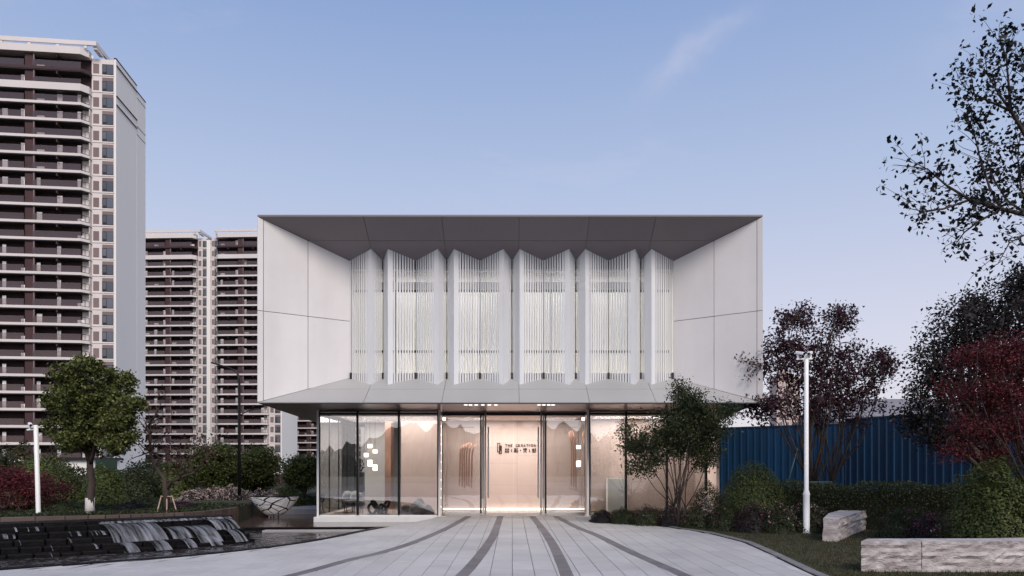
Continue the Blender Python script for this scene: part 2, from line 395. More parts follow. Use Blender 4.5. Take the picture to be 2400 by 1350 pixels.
# pools
def watermat(name, base, foam=0, bs=3.0, bstr=.25, stretch=(1,1,1), rough=.05):
    m, t, out = newmat(name); N = t.nodes; L = t.links
    b = N.new('ShaderNodeBsdfPrincipled'); b.inputs['Roughness'].default_value = rough; b.inputs['IOR'].default_value = 1.33
    b.inputs['Base Color'].default_value = (*base, 1); b.inputs['Specular IOR Level'].default_value = .5
    co = N.new('ShaderNodeTexCoord'); q = N.new('ShaderNodeMapping'); q.inputs['Scale'].default_value = stretch; L.new(co.outputs['Object'], q.inputs[0])
    n = N.new('ShaderNodeTexNoise'); n.inputs['Scale'].default_value = bs; n.inputs['Detail'].default_value = 6; n.inputs['Distortion'].default_value = .8; L.new(q.outputs[0], n.inputs['Vector'])
    bp = N.new('ShaderNodeBump'); bp.inputs['Strength'].default_value = bstr; bp.inputs['Distance'].default_value = .05
    L.new(n.outputs[0], bp.inputs['Height']); L.new(bp.outputs[0], b.inputs['Normal'])
    if foam:
        n2 = N.new('ShaderNodeTexNoise'); n2.inputs['Scale'].default_value = bs*1.7; n2.inputs['Detail'].default_value = 9; n2.inputs['Roughness'].default_value = .7; n2.inputs['Distortion'].default_value = 1.6
        L.new(q.outputs[0], n2.inputs['Vector'])
        r = N.new('ShaderNodeMapRange'); r.inputs[1].default_value = .50; r.inputs[2].default_value = .72; r.inputs[4].default_value = foam; L.new(n2.outputs[0], r.inputs[0])
        x = N.new('ShaderNodeMixRGB'); x.inputs[1].default_value = (*base, 1); x.inputs[2].default_value = (.48,.47,.49,1); L.new(r.outputs[0], x.inputs[0]); L.new(x.outputs[0], b.inputs['Base Color'])
    L.new(b.outputs[0], out.inputs[0]); return m
M['pool_water'] = watermat('pool_water', (.030,.024,.024), .95, 2.2, .55, (1,1.0,1))
M['mirror_water'] = watermat('mirror_water', (.10,.068,.06), 0, 1.6, .10, (.6,2.2,1), .08)
M['fall_water'] = None
tag(MB().add([(-30,8,-.24),(-2.4,8,-.24),(-2.4,22.6,-.24),(-30,22.6,-.24)], [(0,1,2,3)]).build('pool_water', M['pool_water']), kind='structure')
up = [(-8.4,20.95),(-3.1,21.3),(-2.5,24),(-2.5,24.6),(-6.2,24.6),(-6.2,30),(-10.2,30),(-10.2,20.95)]
tag(MB().prism(up, -.4, -.17).build('reflecting_pool', M['mirror_water']), kind='structure')
weir = thing('pool_weir', 'dark stone rim with a pale ledge dividing the two pools', 'pool edge', (-5.5,20.9,-.24))
MB().prism([(-2.9,-.02),(2.5,.22),(2.5,.40),(-2.9,.13)], -.2, .10).build('dark_rim', M['black_stone'], weir, bevel=.01)
MB().prism([(-1.6,-.30),(2.2,-.06),(2.5,.215),(-1.6,.035)], -.2, .04).build('pale_ledge', M['path'], weir, bevel=.01)
# black kerb along the pool
kerb = thing('pool_kerb', 'low black stone kerb curving along the edge of the pool', 'kerb')
kp = [p for p in curve_pts(XL, 26) if p[1] < 19.3]
for i in range(len(kp)-1):
    a, b = Vector((*kp[i],0)), Vector((*kp[i+1],0))
    def nk(j):
        d = Vector((*kp[min(j+1,len(kp)-1)],0))-Vector((*kp[max(j-1,0)],0)); d.normalize(); return Vector((-d.y, d.x, 0))
    n0, n1 = nk(i)*.17, nk(i+1)*.17
    g = (b-a).normalized()*.006
    MB().prism([((a+g).x,(a+g).y),((b-g).x,(b-g).y),((b-g+n1).x,(b-g+n1).y),((a+g+n0).x,(a+g+n0).y)], -.4, .014).build('kerb_stone', M['black_stone'], kerb, bevel=.012)
# ------------------------------------------------------------------ stepped cascade
cas = thing('cascade', 'stepped black stone cascade with water spilling down its right half', 'fountain')
top = spline([(-16.8,11.9),(-13.6,14.0),(-11.2,15.65),(-9.1,17.0),(-7.2,18.5)], 61)
bot = spline([(-14.9,10.6),(-12.2,12.8),(-10.1,14.4),(-7.9,15.8),(-6.3,17.9)], 61)
def cv(k, t):                      # k: 0 at the coping, 1 at the pool; t along
    i = min(max(t,0),1)*60; j = min(int(i), 59); f = i-j
    a = Vector((lerp(top[j][0],top[j+1][0],f), lerp(top[j][1],top[j+1][1],f), 0)); b = Vector((lerp(bot[j][0],bot[j+1][0],f), lerp(bot[j][1],bot[j+1][1],f), 0))
    return a.lerp(b, k)
NST = 5; ztop = .30; rise = .115
for k in range(NST):
    zt = ztop - k*rise; t = 0.0; r = random.Random(20+k)
    while t < .999:
        dt = r.uniform(.030,.056); t1 = min(t+dt, 1)
        if t1 > .985: t1 = 1
        k0 = max(0, k/NST-.10); k1 = (k+1)/NST + r.uniform(-.05,.02)
        h = r.uniform(-.012,.008)
        q = [cv(k0,t+.0012), cv(k1,t+.0012), cv(k1+r.uniform(-.012,.012),t1-.0012), cv(k0,t1-.0012)]
        MB().prism([(p.x,p.y) for p in q], -.3, zt+h).build('stone_block', M['black_stone'], cas, bevel=.022)
        t = t1
for i in range(12):
    t0, t1 = i/12, (i+1)/12
    q = [cv(.12,t0+.001), cv(.12,t1-.001), cv(-.28,t1-.001), cv(-.28,t0+.001)]
    MB().prism([(p.x,p.y) for p in q], -.3, .385).build('coping_stone', M['black_stone'], cas, bevel=.015)
def fallmat():
    m, t, out = newmat('fall_water'); N = t.nodes; L = t.links
    uv = N.new('ShaderNodeTexCoord'); q = N.new('ShaderNodeMapping'); q.inputs['Scale'].default_value = (13,.9,1); L.new(uv.outputs['UV'], q.inputs[0])
    n = N.new('ShaderNodeTexNoise'); n.inputs['Scale'].default_value = 1; n.inputs['Detail'].default_value = 5; L.new(q.outputs[0], n.inputs['Vector'])
    r = N.new('ShaderNodeMapRange'); r.inputs[1].default_value = .36; r.inputs[2].default_value = .68; r.inputs[3].default_value = .0; r.inputs[4].default_value = .44; L.new(n.outputs[0], r.inputs[0])
    b = N.new('ShaderNodeBsdfPrincipled'); b.inputs['Base Color'].default_value = (.66,.67,.72,1); b.inputs['Roughness'].default_value = .2
    bp = N.new('ShaderNodeBump'); bp.inputs['Strength'].default_value = .3; bp.inputs['Distance'].default_value = .01; L.new(n.outputs[0], bp.inputs['Height']); L.new(bp.outputs[0], b.inputs['Normal'])
    tr = N.new('ShaderNodeBsdfTransparent'); tr.inputs[0].default_value = (.8,.8,.82,1)
    x = N.new('ShaderNodeMixShader'); L.new(r.outputs[0], x.inputs[0]); L.new(tr.outputs[0], x.inputs[1]); L.new(b.outputs[0], x.inputs[2]); L.new(x.outputs[0], out.inputs[0]); return m
M['fall_water'] = fallmat()
def sheet(t0, t1, ka, kb, seed, nt=18):          # water spilling from step ka down to step kb (step numbers), fanning a little
    r = random.Random(seed); prof = []
    za = ztop - ka*rise + .006 if ka >= 0 else .36; zb = max(ztop - kb*rise, -.225) + .012
    kA = (ka+.55)/NST if ka >= 0 else .02; kB = (kb+.9)/NST + .02
    NP = 10
    for i in range(NP):
        f = i/(NP-1)
        if f < .3: kk = lerp(kA, kA+.35/NST, f/.3); z = za
        else:
            g = (f-.3)/.7; kk = lerp(kA+.35/NST, kB, g**.75); z = lerp(za, zb, g**1.7)
        prof.append((kk, z))
    vs = []; uvs = []
    for i, (kk, z) in enumerate(prof):
        for j in range(nt+1):
            w = j/nt; tt = lerp(t0, t1, w); fan = (w-.5)*min(.006,(t1-t0)*.25)*i/NP
            p = cv(kk + .012*math.sin(j*1.7+seed)*i/NP, tt+fan); vs.append((p.x, p.y, z + r.uniform(-.002,.002))); uvs.append((tt*9+seed, i/NP))
    me = bpy.data.meshes.new('water_sheet'); fs = [(i*(nt+1)+j, (i+1)*(nt+1)+j, (i+1)*(nt+1)+j+1, i*(nt+1)+j+1) for i in range(NP-1) for j in range(nt)]
    me.from_pydata(vs, [], fs); ul = me.uv_layers.new()
    for l in me.loops: ul.data[l.index].uv = uvs[l.vertex_index]
    me.polygons.foreach_set('use_smooth', [True]*len(me.polygons)); me.materials.append(M['fall_water'])
    return link('water_sheet', me, cas)
for a in [(.69,.985,-1,0,1),(.695,.735,0,3,2),(.738,.795,0,3,3),(.81,.845,1,3,4),(.852,.895,1,4,5),(.91,.975,0,2,6),(.70,.725,3,4.6,7),(.76,.785,3,4.6,8),
          (.865,.885,3,4.6,9),(.925,.955,2,4.4,10),(.82,.835,3,4.6,31)]:
    sheet(*a)
rt = random.Random(71)
for i in range(46):
    t_ = rt.uniform(.30,.69); k_ = rt.choice([0,0,1,1,2,3,4]); sheet(t_, t_+rt.choice([.0012,.0018,.003,.005]), k_, k_+.75, 100+i, 4)
# brown planter wall behind the cascade
pw = thing('planter_wall', 'low brown stone wall holding the garden bed behind the cascade', 'wall')
wp = spline([(-18,16.6),(-14.5,17.1),(-11,18.3),(-9.6,19.1),(-8.7,20.1),(-8.5,22.2)], 27)
for i in range(26):
    a, b = Vector((*wp[i],0)), Vector((*wp[i+1],0)); d = (b-a).normalized(); n = Vector((d.y,-d.x,0))*.14; g = d*.004
    MB().prism([((a+g).x,(a+g).y),((b-g).x,(b-g).y),((b-g+n).x,(b-g+n).y),((a+g+n).x,(a+g+n).y)], -.3, .38).build('wall_stone', M['planter_stone'], pw, bevel=.01)
# wooded ridge far behind the camera (it shows in the glass)
rr = random.Random(3); rv = []; nR = 420
for i in range(nR+1):
    xx = -220+440*i/nR
    h = 7.5 + 3.0*math.sin(xx*.021+1)+2.2*math.sin(xx*.06+2.2)+1.1*math.sin(xx*.19)+rr.uniform(-1.0,1.0)+.9*math.sin(xx*.83)*math.sin(xx*.37)
    rv += [(xx,-118,-.6),(xx,-122+rr.uniform(-.6,.6),h*.6),(xx,-128+rr.uniform(-1,1),h),(xx,-150,-.6)]
rf = []
for i in range(nR):
    for k in range(3): rf.append((i*4+k, (i+1)*4+k, (i+1)*4+k+1, i*4+k+1))
M['ridge'] = mat('ridge', (.035,.038,.028), .95, 0, .3, .4)
tag(MB().add(rv, rf).build('wooded_ridge', M['ridge']), kind='structure')
# ------------------------------------------------------------------ pavilion
pav = thing('pavilion', 'white two storey glass pavilion with a deep splayed frame and pleated slat screen', 'building', (0,24,0))
OFF = Vector((0,-24,0))
def pb(mb, name, m, parent=None, smooth=False, bevel=0):
    if parent is None or parent is pav: return mb.build(name, m, pav, smooth, OFF, bevel)
    return mb.build(name, m, parent, smooth, None, bevel)          # sub-part: its parent already sits at OFF
Y0 = 21.12; Y1 = 22.73; XLo, XRo = XP(603,Y0), XP(1788,Y0); ZT, ZB = ZP(507,Y0), ZP(943,Y0)
XLi, XRi = XP(822,Y1), XP(1577,Y1); ZTi, ZBi = ZP(612,Y1), ZP(886,Y1)
def side_pt(sgn, s, z):               # s 0 outer .. 1 inner
    return Vector((lerp(XLo if sgn < 0 else XRo, XLi if sgn < 0 else XRi, s), lerp(Y0,Y1,s), z))
def ztop_s(s): return lerp(ZT, ZTi, s)
def zbot_s(s): return lerp(ZB, ZBi, s)
ZM = 6.17; G = .0085
for sgn in (-1, 1):
    nrm = Vector((-(Y1-Y0)*sgn*-1, 0, 0))
    e = side_pt(sgn,1,5)-side_pt(sgn,0,5); nrm = Vector((-e.y*sgn*-1, 0, 0)); nrm = e.cross(Vector((0,0,1))); 
    if nrm.y > 0: nrm = -nrm
    nrm.normalize()
    ss = [0, .062, .525, 1.0]
    for i in range(3):
        s0, s1 = ss[i], ss[i+1]
        for lo in (True, False):
            if lo: q = [side_pt(sgn,s0,zbot_s(s0)), side_pt(sgn,s1,zbot_s(s1)), side_pt(sgn,s1,ZM), side_pt(sgn,s0,ZM)]
            else: q = [side_pt(sgn,s0,ZM), side_pt(sgn,s1,ZM), side_pt(sgn,s1,ztop_s(s1)), side_pt(sgn,s0,ztop_s(s0))]
            pb(MB().slab(inset(q, G), nrm, .03), 'side_panel', M['white_panel'])
    q = [side_pt(sgn,.004,zbot_s(0)), side_pt(sgn,1,zbot_s(1)), side_pt(sgn,1,ztop_s(1)), side_pt(sgn,.004,ztop_s(0))]
    pb(MB().slab([p-nrm*.034 for p in inset(q,.02)], nrm, .04), 'panel_backing', M['dark_joint'])
def sof(x, s): return Vector((x, lerp(Y0,Y1,s), ztop_s(s)))
def sil(x, s): return Vector((x, lerp(Y0,Y1,s), zbot_s(s)))
def xl(s): return lerp(XLo,XLi,s)
def xr(s): return lerp(XRo,XRi,s)
seamx = [-4.33,-2.05,.21,2.26,4.20]
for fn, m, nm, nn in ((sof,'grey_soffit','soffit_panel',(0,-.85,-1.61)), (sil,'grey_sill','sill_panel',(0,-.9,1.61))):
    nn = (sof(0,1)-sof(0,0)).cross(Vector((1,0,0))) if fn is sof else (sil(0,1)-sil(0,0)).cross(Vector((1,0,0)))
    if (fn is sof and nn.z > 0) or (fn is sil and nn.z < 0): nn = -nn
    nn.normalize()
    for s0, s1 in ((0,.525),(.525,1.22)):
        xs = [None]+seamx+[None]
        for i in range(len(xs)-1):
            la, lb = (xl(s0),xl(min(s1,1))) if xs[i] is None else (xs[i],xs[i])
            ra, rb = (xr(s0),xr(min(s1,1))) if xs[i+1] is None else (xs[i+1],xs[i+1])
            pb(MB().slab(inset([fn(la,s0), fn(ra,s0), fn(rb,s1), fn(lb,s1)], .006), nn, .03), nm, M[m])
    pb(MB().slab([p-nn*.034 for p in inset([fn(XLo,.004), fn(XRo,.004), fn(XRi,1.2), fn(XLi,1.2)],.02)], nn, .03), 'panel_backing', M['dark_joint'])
# shell of the upper box
YB = 34.0; XLb, XRb = XLo-1.1, XRo+1.1
pb(MB().prism([(XLo,Y0+.012),(XRo,Y0+.012),(XRb,YB),(XLb,YB)], ZT+.004, ZT+.05), 'roof', M['grey_soffit'])
for (xa, xb_) in ((XLo,XLb),(XRo,XRb)):
    sg = 1 if xa > 0 else -1
    pb(MB().prism([(xa,Y0+.02),(xb_,YB),(xb_-sg*.12,YB),(xa-sg*.02,Y0+.14)], ZB+.01, ZT), 'outer_wall', M['white_panel'])
pb(MB().box(XLb+.2,XRb-.2,YB-.15,YB-.02,ZB+.01,ZT-.01), 'back_wall', M['white_panel'])
# underside, in strips of brown metal panels
us = [(Y0+.015,22.4),(22.4,24.0),(24.0,26.5),(26.5,30.0),(30.0,YB-.02)]
for (a, b) in us:
    fa, fb = (a-Y0)/(YB-Y0), (b-Y0)/(YB-Y0)
    xa0, xa1 = lerp(XLo,XLb,fa), lerp(XLo,XLb,fb); xb0, xb1 = lerp(XRo,XRb,fa), lerp(XRo,XRb,fb)
    cuts = [0,.13,.27,.41,.56,.70,.85,1]
    for i in range(7):
        q = [(lerp(xa0,xb0,cuts[i])+.006,a+.006),(lerp(xa0,xb0,cuts[i+1])-.006,a+.006),(lerp(xa1,xb1,cuts[i+1])-.006,b-.006),(lerp(xa1,xb1,cuts[i])+.006,b-.006)]
        pb(MB().prism(q, ZB-.02, ZB+.005), 'underside_panel', M['brown_soffit'])
# pleated slat screen
val = [820,898,975,1046,1125,1199,1274,1349,1426,1501,1577]
pk = [870,908.5,1026,1063,1179,1217,1333,1372,1489,1526]
# order along the facade: V P V P V ...  each entry (px, is_peak)
seq = [(820,0),(870,1),(898,0),(909,1),(975,0),(1026,1),(1047,0),(1064,1),(1125,0),(1180,1),(1200,0),(1218,1),(1274,0),(1334,1),(1349,0),(1372,1),(1426,0),(1489,1),(1501,0),(1527,1),(1577,0)]
YV = Y1-.02; YPk = Y1-.46
def plan(px, pkf):
    Y = YPk if pkf else YV; return Vector((XP(px,Y), Y, 0))
def zt_y(y): return ztop_s((y-Y0)/(Y1-Y0))
def zb_y(y): return zbot_s((y-Y0)/(Y1-Y0))
rs = random.Random(8)
def vertical_blade(a, b, th, mname, name, over=.02):
    # a flat vertical panel from plan point a to plan point b, cut to the sloping soffit and sill
    d = (b-a).normalized(); n = Vector((d.y,-d.x,0)); 
    if n.y > 0: n = -n
    q = [Vector((a.x,a.y,zb_y(a.y)-over)), Vector((b.x,b.y,zb_y(b.y)-over)), Vector((b.x,b.y,zt_y(a.y)*0+zt_y(b.y)+over)), Vector((a.x,a.y,zt_y(a.y)+over))]
    return pb(MB().slab(q, n, th), name, M[mname])
for i in range(len(seq)-1):
    A_, B_ = plan(*seq[i]), plan(*seq[i+1]); L = (B_-A_).length
    apk = seq[i][1]                       # the peak end is A if apk else B
    V_, K_ = (B_, A_) if apk else (A_, B_)
    dx = abs(B_.x-A_.x)
    sol = .165 if dx > .45 else (.12 if dx > .28 else .30)   # closed part next to the peak
    if dx < .22: sol = L*.55
    kd = (V_-K_).normalized()
    vertical_blade(K_, K_+kd*sol, .035, 'slat', 'pleat_panel')
    pos = sol+.022
    while pos < L-.03:
        f = pos/L
        w = lerp(.062,.044,f)*rs.uniform(.9,1.1)
        vertical_blade(K_+kd*pos, K_+kd*min(pos+w,L-.01), .016, 'slat', 'slat')
        pos += lerp(.092,.088,f)
# posts at the valleys, feet, rails behind the slats
for px, p in seq:
    if p: continue
    x = XP(px, YV); x = min(max(x, XLi+.02), XRi-.02)
    pb(MB().box(x-.009,x+.009,YV+.02,YV+.075,zb_y(YV)-.02,zt_y(YV)+.02), 'valley_post', M['black_metal'])
    pb(MB().box(x-.035,x+.035,YV-.06,YV+.015,zb_y(YV)-.03,zb_y(YV)+.17), 'post_foot', M['tw_frame'])
YR = 23.05
for (y0, y1_, m, nm, yy) in ((619,634,'inner_white','rail',YR),(661,679,'inner_white','beam',YR+.12),(679.5,684,'black_metal','dark_rail',YR+.05),(821,826.5,'black_metal','dark_rail',YR+.05),(877,890,'inner_white','rail',YR)):
    pb(MB().box(XLi+.03,XRi-.03,yy,yy+.08,ZP(y1_,yy),ZP(y0,yy)), nm, M[m])
# glazing of the upper hall and the lit hall behind
YG = 23.35
npane = 8
for i in range(npane):
    a = lerp(XLi+.05,XRi-.05,i/npane); b = lerp(XLi+.05,XRi-.05,(i+1)/npane)
    pb(MB().box(a+.02,b-.02,YG,YG+.02,ZBi-.15,ZTi+.02), 'hall_pane', M['clear_glass'])
    if i: pb(MB().box(a-.02,a+.02,YG-.03,YG+.05,ZBi-.15,ZTi+.02), 'hall_mullion', M['black_metal'] if i % 2 else M['steel'])
pb(MB().box(XLi-.6,XRi+.6,23.0,26.5,ZBi-.30,ZBi-.2), 'hall_floor', M['inner_white'])
pb(MB().box(XLi-.6,XRi+.6,25.1,25.2,ZBi-.2,ZTi+.5), 'hall_back_wall', M['inner_white'])
pb(MB().box(XLi-.6,XRi+.6,23.3,25.2,ZTi+.25,ZTi+.32), 'hall_ceiling', M['inner_grey'])
for sx in (XLi-.55, XRi+.5): pb(MB().box(sx,sx+.05,22.8,25.2,ZBi-.2,ZTi+.3), 'hall_side_wall', M['inner_white'])
# slanted braces behind the folds
for px in (895,1046,1190,1350,1500):
    pb(MB().bar(P(px-9,672,22.95), P(px+3,660,22.95), .03), 'brace', M['white_metal'])
    pb(MB().bar(P(px+3,660,22.95), P(px+16,671,22.95), .03), 'brace', M['white_metal'])
# uplight strips on the hall floor
M['glow_strip'] = emit('glow_strip', (1,.88,.70), 26)
for i in range(5):
    a = lerp(XLi+.3, XRi-1.9, i/4)
    pb(MB().box(a,a+1.6,24.2,24.26,ZBi-.19,ZBi-.15), 'uplight', M['glow_strip'])

# ---- ground floor
YGl = 23.6; YD = 24.7; ZC = ZB-.024
GB = ZP(1207,YGl)                   # sill level of the glazing
def window_bay(pxs, side):
    for i in range(len(pxs)-1):
        a, b = XP(pxs[i],YGl), XP(pxs[i+1],YGl)
        pb(MB().box(a+.02,b-.02,YGl+.02,YGl+.04,GB,ZP(970,YGl)-.02), 'glass_pane', M['glass'])
        pb(MB().box(a+.02,b-.02,YGl+.02,YGl+.04,ZP(970,YGl)+.03,ZC-.06), 'transom_pane', M['glass'])
    for i, px in enumerate(pxs):
        a = XP(px,YGl); e = i in (0, len(pxs)-1)
        if e and ((side < 0) or i == 0):
            pb(MB().box(a-.035,a+.035,YGl-.02,YGl+.08,GB-.1,ZC-.001), 'corner_post', M['white_metal'], bevel=.006)
            pb(MB().box(a+(.036 if i == 0 else -.075),a+(.075 if i == 0 else -.036),YGl-.005,YGl+.05,GB,ZC-.06), 'mullion', M['black_metal'])
        else: pb(MB().box(a-.035,a+.035,YGl-.03,YGl+.08,GB,ZC-.06), 'mullion', M['black_metal'])
    a, b = XP(pxs[0],YGl), XP(pxs[-1],YGl)
    pb(MB().box(a+.04,b-.04,YGl-.006,YGl+.06,ZC-.06,ZC-.002), 'head_rail', M['black_metal'])
    pb(MB().box(a+.076,b-.076,YGl-.004,YGl+.055,ZP(970,YGl)-.02,ZP(970,YGl)+.03), 'transom', M['black_metal'])
    pb(MB().box(a+.076,b-.076,YGl-.006,YGl+.06,GB-.05,GB), 'bottom_rail', M['white_metal'])
window_bay([745,838,935,1030], -1)
window_bay([1378,1467,1563,1655], 1)
# plinth under the left bay, curving to the door at its end
pl = [(XP(738,YGl),YGl-.16),(XP(960,YGl),YGl-.16),(XP(1010,YGl),YGl-.10),(XP(1032,YGl),YGl+.05),(XP(1032,YGl),YGl+.3),(XP(738,YGl),YGl+.3)]
pb(MB().prism(pl, GB-.27, GB-.055), 'plinth', M['white_metal'], bevel=.008)
pb(MB().box(XP(750,YGl),XP(1020,YGl),YGl+.05,YGl+.3,-.5,GB-.275), 'plinth_base', M['dark_joint'])
pb(MB().box(XP(1376,YGl),XP(1660,YGl),YGl-.08,YGl+.3,-.4,GB-.055), 'plinth', M['white_metal'], bevel=.008)
# side glazing of the left bay
xs_ = XP(745,YGl)
for k in range(4):
    a, b = YGl+.1+k*1.35, YGl+.1+(k+1)*1.35
    pb(MB().box(xs_-.01,xs_+.01,a+.02,b-.02,GB,ZC-.05), 'side_glass_pane', M['glass'])
    pb(MB().box(xs_-.03,xs_+.03,b-.02,b+.02,GB,ZC-.003), 'mullion', M['black_metal'])
pb(MB().box(xs_-.1,xs_+.1,YGl+.3,29,GB-.3,GB-.01), 'plinth', M['white_metal'])
# return panes between the bays and the recessed doors
for px in (1030,1378):
    x = XP(px,YGl); sg = 1 if px < 1200 else -1
    pb(MB().box(x+sg*.09-.008,x+sg*.09+.008,YGl+.1,YD-.04,0.03,ZC-.05), 'return_pane', M['glass'])
# door front: frame, two side lights, a pair of tall doors
def dx(px): return XP(px,YD)
ZH = ZP(974,YD)
pb(MB().box(dx(1036),dx(1372),YD-.03,YD+.10,ZH,ZH+.07), 'door_head', M['black_metal'])
pb(MB().box(dx(1036),dx(1372),YD+.02,YD+.04,ZH+.071,ZC-.002), 'header_panel', M['brown_soffit'])
pb(MB().box(dx(1036),dx(1372),YD-.10,YD+.14,-.02,.022), 'threshold', M['steel'])
for a, b in ((1036,1043),(1125,1129),(1277,1281),(1364,1372)):
    pb(MB().box(dx(a),dx(b),YD-.025,YD+.09,.022,ZH-.001), 'door_post', M['black_metal'])
for a, b in ((1043.5,1124.5),(1281.5,1363.5)):
    pb(MB().box(dx(a),dx(b),YD+.03,YD+.045,.06,ZH-.002), 'side_light', M['glass'])
    pb(MB().box(dx(a),dx(b),YD+.01,YD+.07,.023,.06), 'bottom_rail', M['steel'])
    pb(MB().box(dx(a),dx(b),YD+.015,YD+.06,ZP(1199,YD)+.03,ZP(1199,YD)+.05), 'floor_rail', M['steel'])
for a, b, ha in ((1130,1203,1138),(1203.6,1276.5,1268)):
    d = pb(MB().box(dx(a),dx(b),YD+.03,YD+.045,.03,ZH-.004), 'door', M['clear_glass'])
    e0, e1 = (a, a+5) if a < 1200 else (b-5, b)
    pb(MB().box(dx(e0),dx(e1),YD+.012,YD+.065,.025,ZH-.005), 'door_stile', M['white_metal'], d)
    pb(MB().box(dx(a+5.1 if a < 1200 else a),dx(b if a < 1200 else b-5.1),YD+.015,YD+.06,.024,.05), 'door_rail', M['steel'], d)
    for q in (-6.5, 6.5):
        pb(MB().tube([(dx(ha+q),YD-.06,ZP(1166,YD)),(dx(ha+q),YD-.06,ZP(1001,YD))], .026, 10), 'handle', M['white_metal'], d, True)
    pb(MB().tube([(dx(ha),YD-.075,.02),(dx(ha),YD-.075,ZC-.005)], .03, 10), 'pivot_post', M['white_metal'], d, True)
# dotted light strips beside the doors and downlights in the entrance soffit
M['lamp_glow'] = emit('lamp_glow', (1,.90,.78), 6)
M['dot_glow'] = emit('dot_glow', (1,.95,.88), 1.4)
for px in (1033.5,1368):
    for k in range(10):
        z = .25+k*.3; pb(MB().box(XP(px,24.3)-.012,XP(px,24.3)+.012,24.3,24.33,z,z+.05), 'light_dot', M['dot_glow'])
for px in (1094,1105,1118,1133,1148,1163,1262,1273,1284,1294):
    x = XP(px,22.2); pb(MB().box(x-.05,x+.05,21.65,21.75,ZB-.034,ZB-.0215), 'downlight', M['dot_glow'])
# ---- interior of the ground floor
pb(MB().box(XP(752,YGl),XRo+.3,YGl+.31,31,-.06,GB-.04), 'room_floor', M['room_floor'])
pb(MB().box(XP(752,YGl),XRo+.3,YD+.15,31,ZC-.09,ZC-.03), 'room_ceiling', M['room_ceiling'])
pb(MB().box(XP(752,YGl),XRo+.3,31.0,31.2,-.06,ZC), 'rear_wall', M['grey_wall'])
pb(MB().box(XRo-.6,XRo-.5,YGl+.2,31,-.06,ZC), 'room_side_wall', M['beige_wall'])
YF = 27.6
fx = [XP(1034,YF), XP(1110,YF), XP(1212,YF), XP(1300,YF), XP(1375,YF)]
for i in range(4):
    zs = [-.02,.92,1.75,2.35,2.9,ZC-.1] if i % 2 else [-.02,.92,2.05,2.62,ZC-.1]
    for k in range(len(zs)-1):
        pb(MB().box(fx[i]+.002,fx[i+1]-.002,YF,YF+.03,zs[k]+.002,zs[k+1]-.002), 'wall_panel', M['beige_wall'])
pb(MB().box(fx[0]-.02,fx[-1]+.02,YF+.032,YF+.12,-.06,ZC-.09), 'feature_wall', M['dark_joint'])
pb(MB().box(fx[0]+.1,fx[-1]-.1,YF-.12,YF-.05,GB-.035,GB-.015), 'cove_light', emit('cove', (1,.92,.78), 4))
# right room: closer beige wall; left room: partition and a pale doorway
for (a, b) in ((1385,1430),(1430,1520),(1520,1650)):
    pb(MB().box(XP(a,26.6)+.003,XP(b,26.6)-.003,26.6,26.65,-.02,1.15), 'wall_panel', M['beige_wall'])
    pb(MB().box(XP(a,26.6)+.003,XP(b,26.6)-.003,26.6,26.65,1.156,ZC-.1), 'wall_panel', M['beige_wall'])
pb(MB().box(XP(1423,26.2),XP(1470,26.2),26.0,26.5,-.02,1.2), 'reception_counter', M['inner_white'])
pb(MB().box(XP(940,27.2),XP(1036,27.2),27.2,27.3,-.02,ZC-.1), 'partition_wall', M['beige_wall'])
pb(MB().box(XP(855,28.8),XP(905,28.8),28.8,28.9,-.02,ZC-.1), 'partition_wall', M['inner_white'])
pb(MB().box(XP(770,28.5),XP(786,28.5),28.4,28.8,-.02,ZC-.1), 'column', M['inner_grey'])
pb(MB().box(XP(904,27.8),XP(918,27.8),27.6,28.4,-.02,ZC-.1), 'column', M['bronze'])
# hidden-in-ceiling lamps of the lit rooms
def area(loc, sx, sy, e, col=(1,.93,.87)):
    l = bpy.data.lights.new('ceiling_lamp', 'AREA'); l.shape = 'RECTANGLE'; l.size = sx; l.size_y = sy; l.energy = e; l.color = col
    o = bpy.data.objects.new('ceiling_lamp', l); C.objects.link(o); o.location = loc; return o
area((0,26.2,ZC-.12), 4.6, 1.6, 150)
area((-4.4,26.6,ZC-.12), 3.2, 3.0, 170, (1,.93,.87))
area((4.2,25.5,ZC-.12), 2.6, 1.3, 120)
area((0,24.2,ZTi+.2), 9.4, .8, 105, (1,.97,.93))
# wall sign: two linked loops, a line of capitals and a line of four square characters
sign = thing('wall_sign', 'dark wall sign with linked loops and THE CREATION over four characters', 'sign', (XP(1212,YF),YF-.004,ZP(1052,YF)))
SO = -Vector(sign.location)
M['sign'] = mat('sign', (.018,.012,.012), .5)
sc = YF/F
def sg_(mb, name): return mb.build(name, M['sign'], sign, False, SO)
def rect_loop(mb, x0, x1, y0, y1, w):
    for a, b, c, d in ((x0,x1,y0,y0+w),(x0,x1,y1-w,y1),(x0,x0+w,y0+w,y1-w),(x1-w,x1,y0+w,y1-w)):
        mb.box(XP(a,YF),XP(b,YF),YF-.022,YF-.003,ZP(d,YF),ZP(c,YF))
m1 = MB(); rect_loop(m1, 1165.2,1172.4,1038,1060,1.6); sg_(m1, 'loop_mark')
m1 = MB(); rect_loop(m1, 1169.6,1176.2,1044.2,1064,1.6)
m1.box(XP(1170.8,YF),XP(1175.4,YF),YF-.02,YF-.004,ZP(1056.5,YF),ZP(1046,YF)); sg_(m1, 'loop_mark')
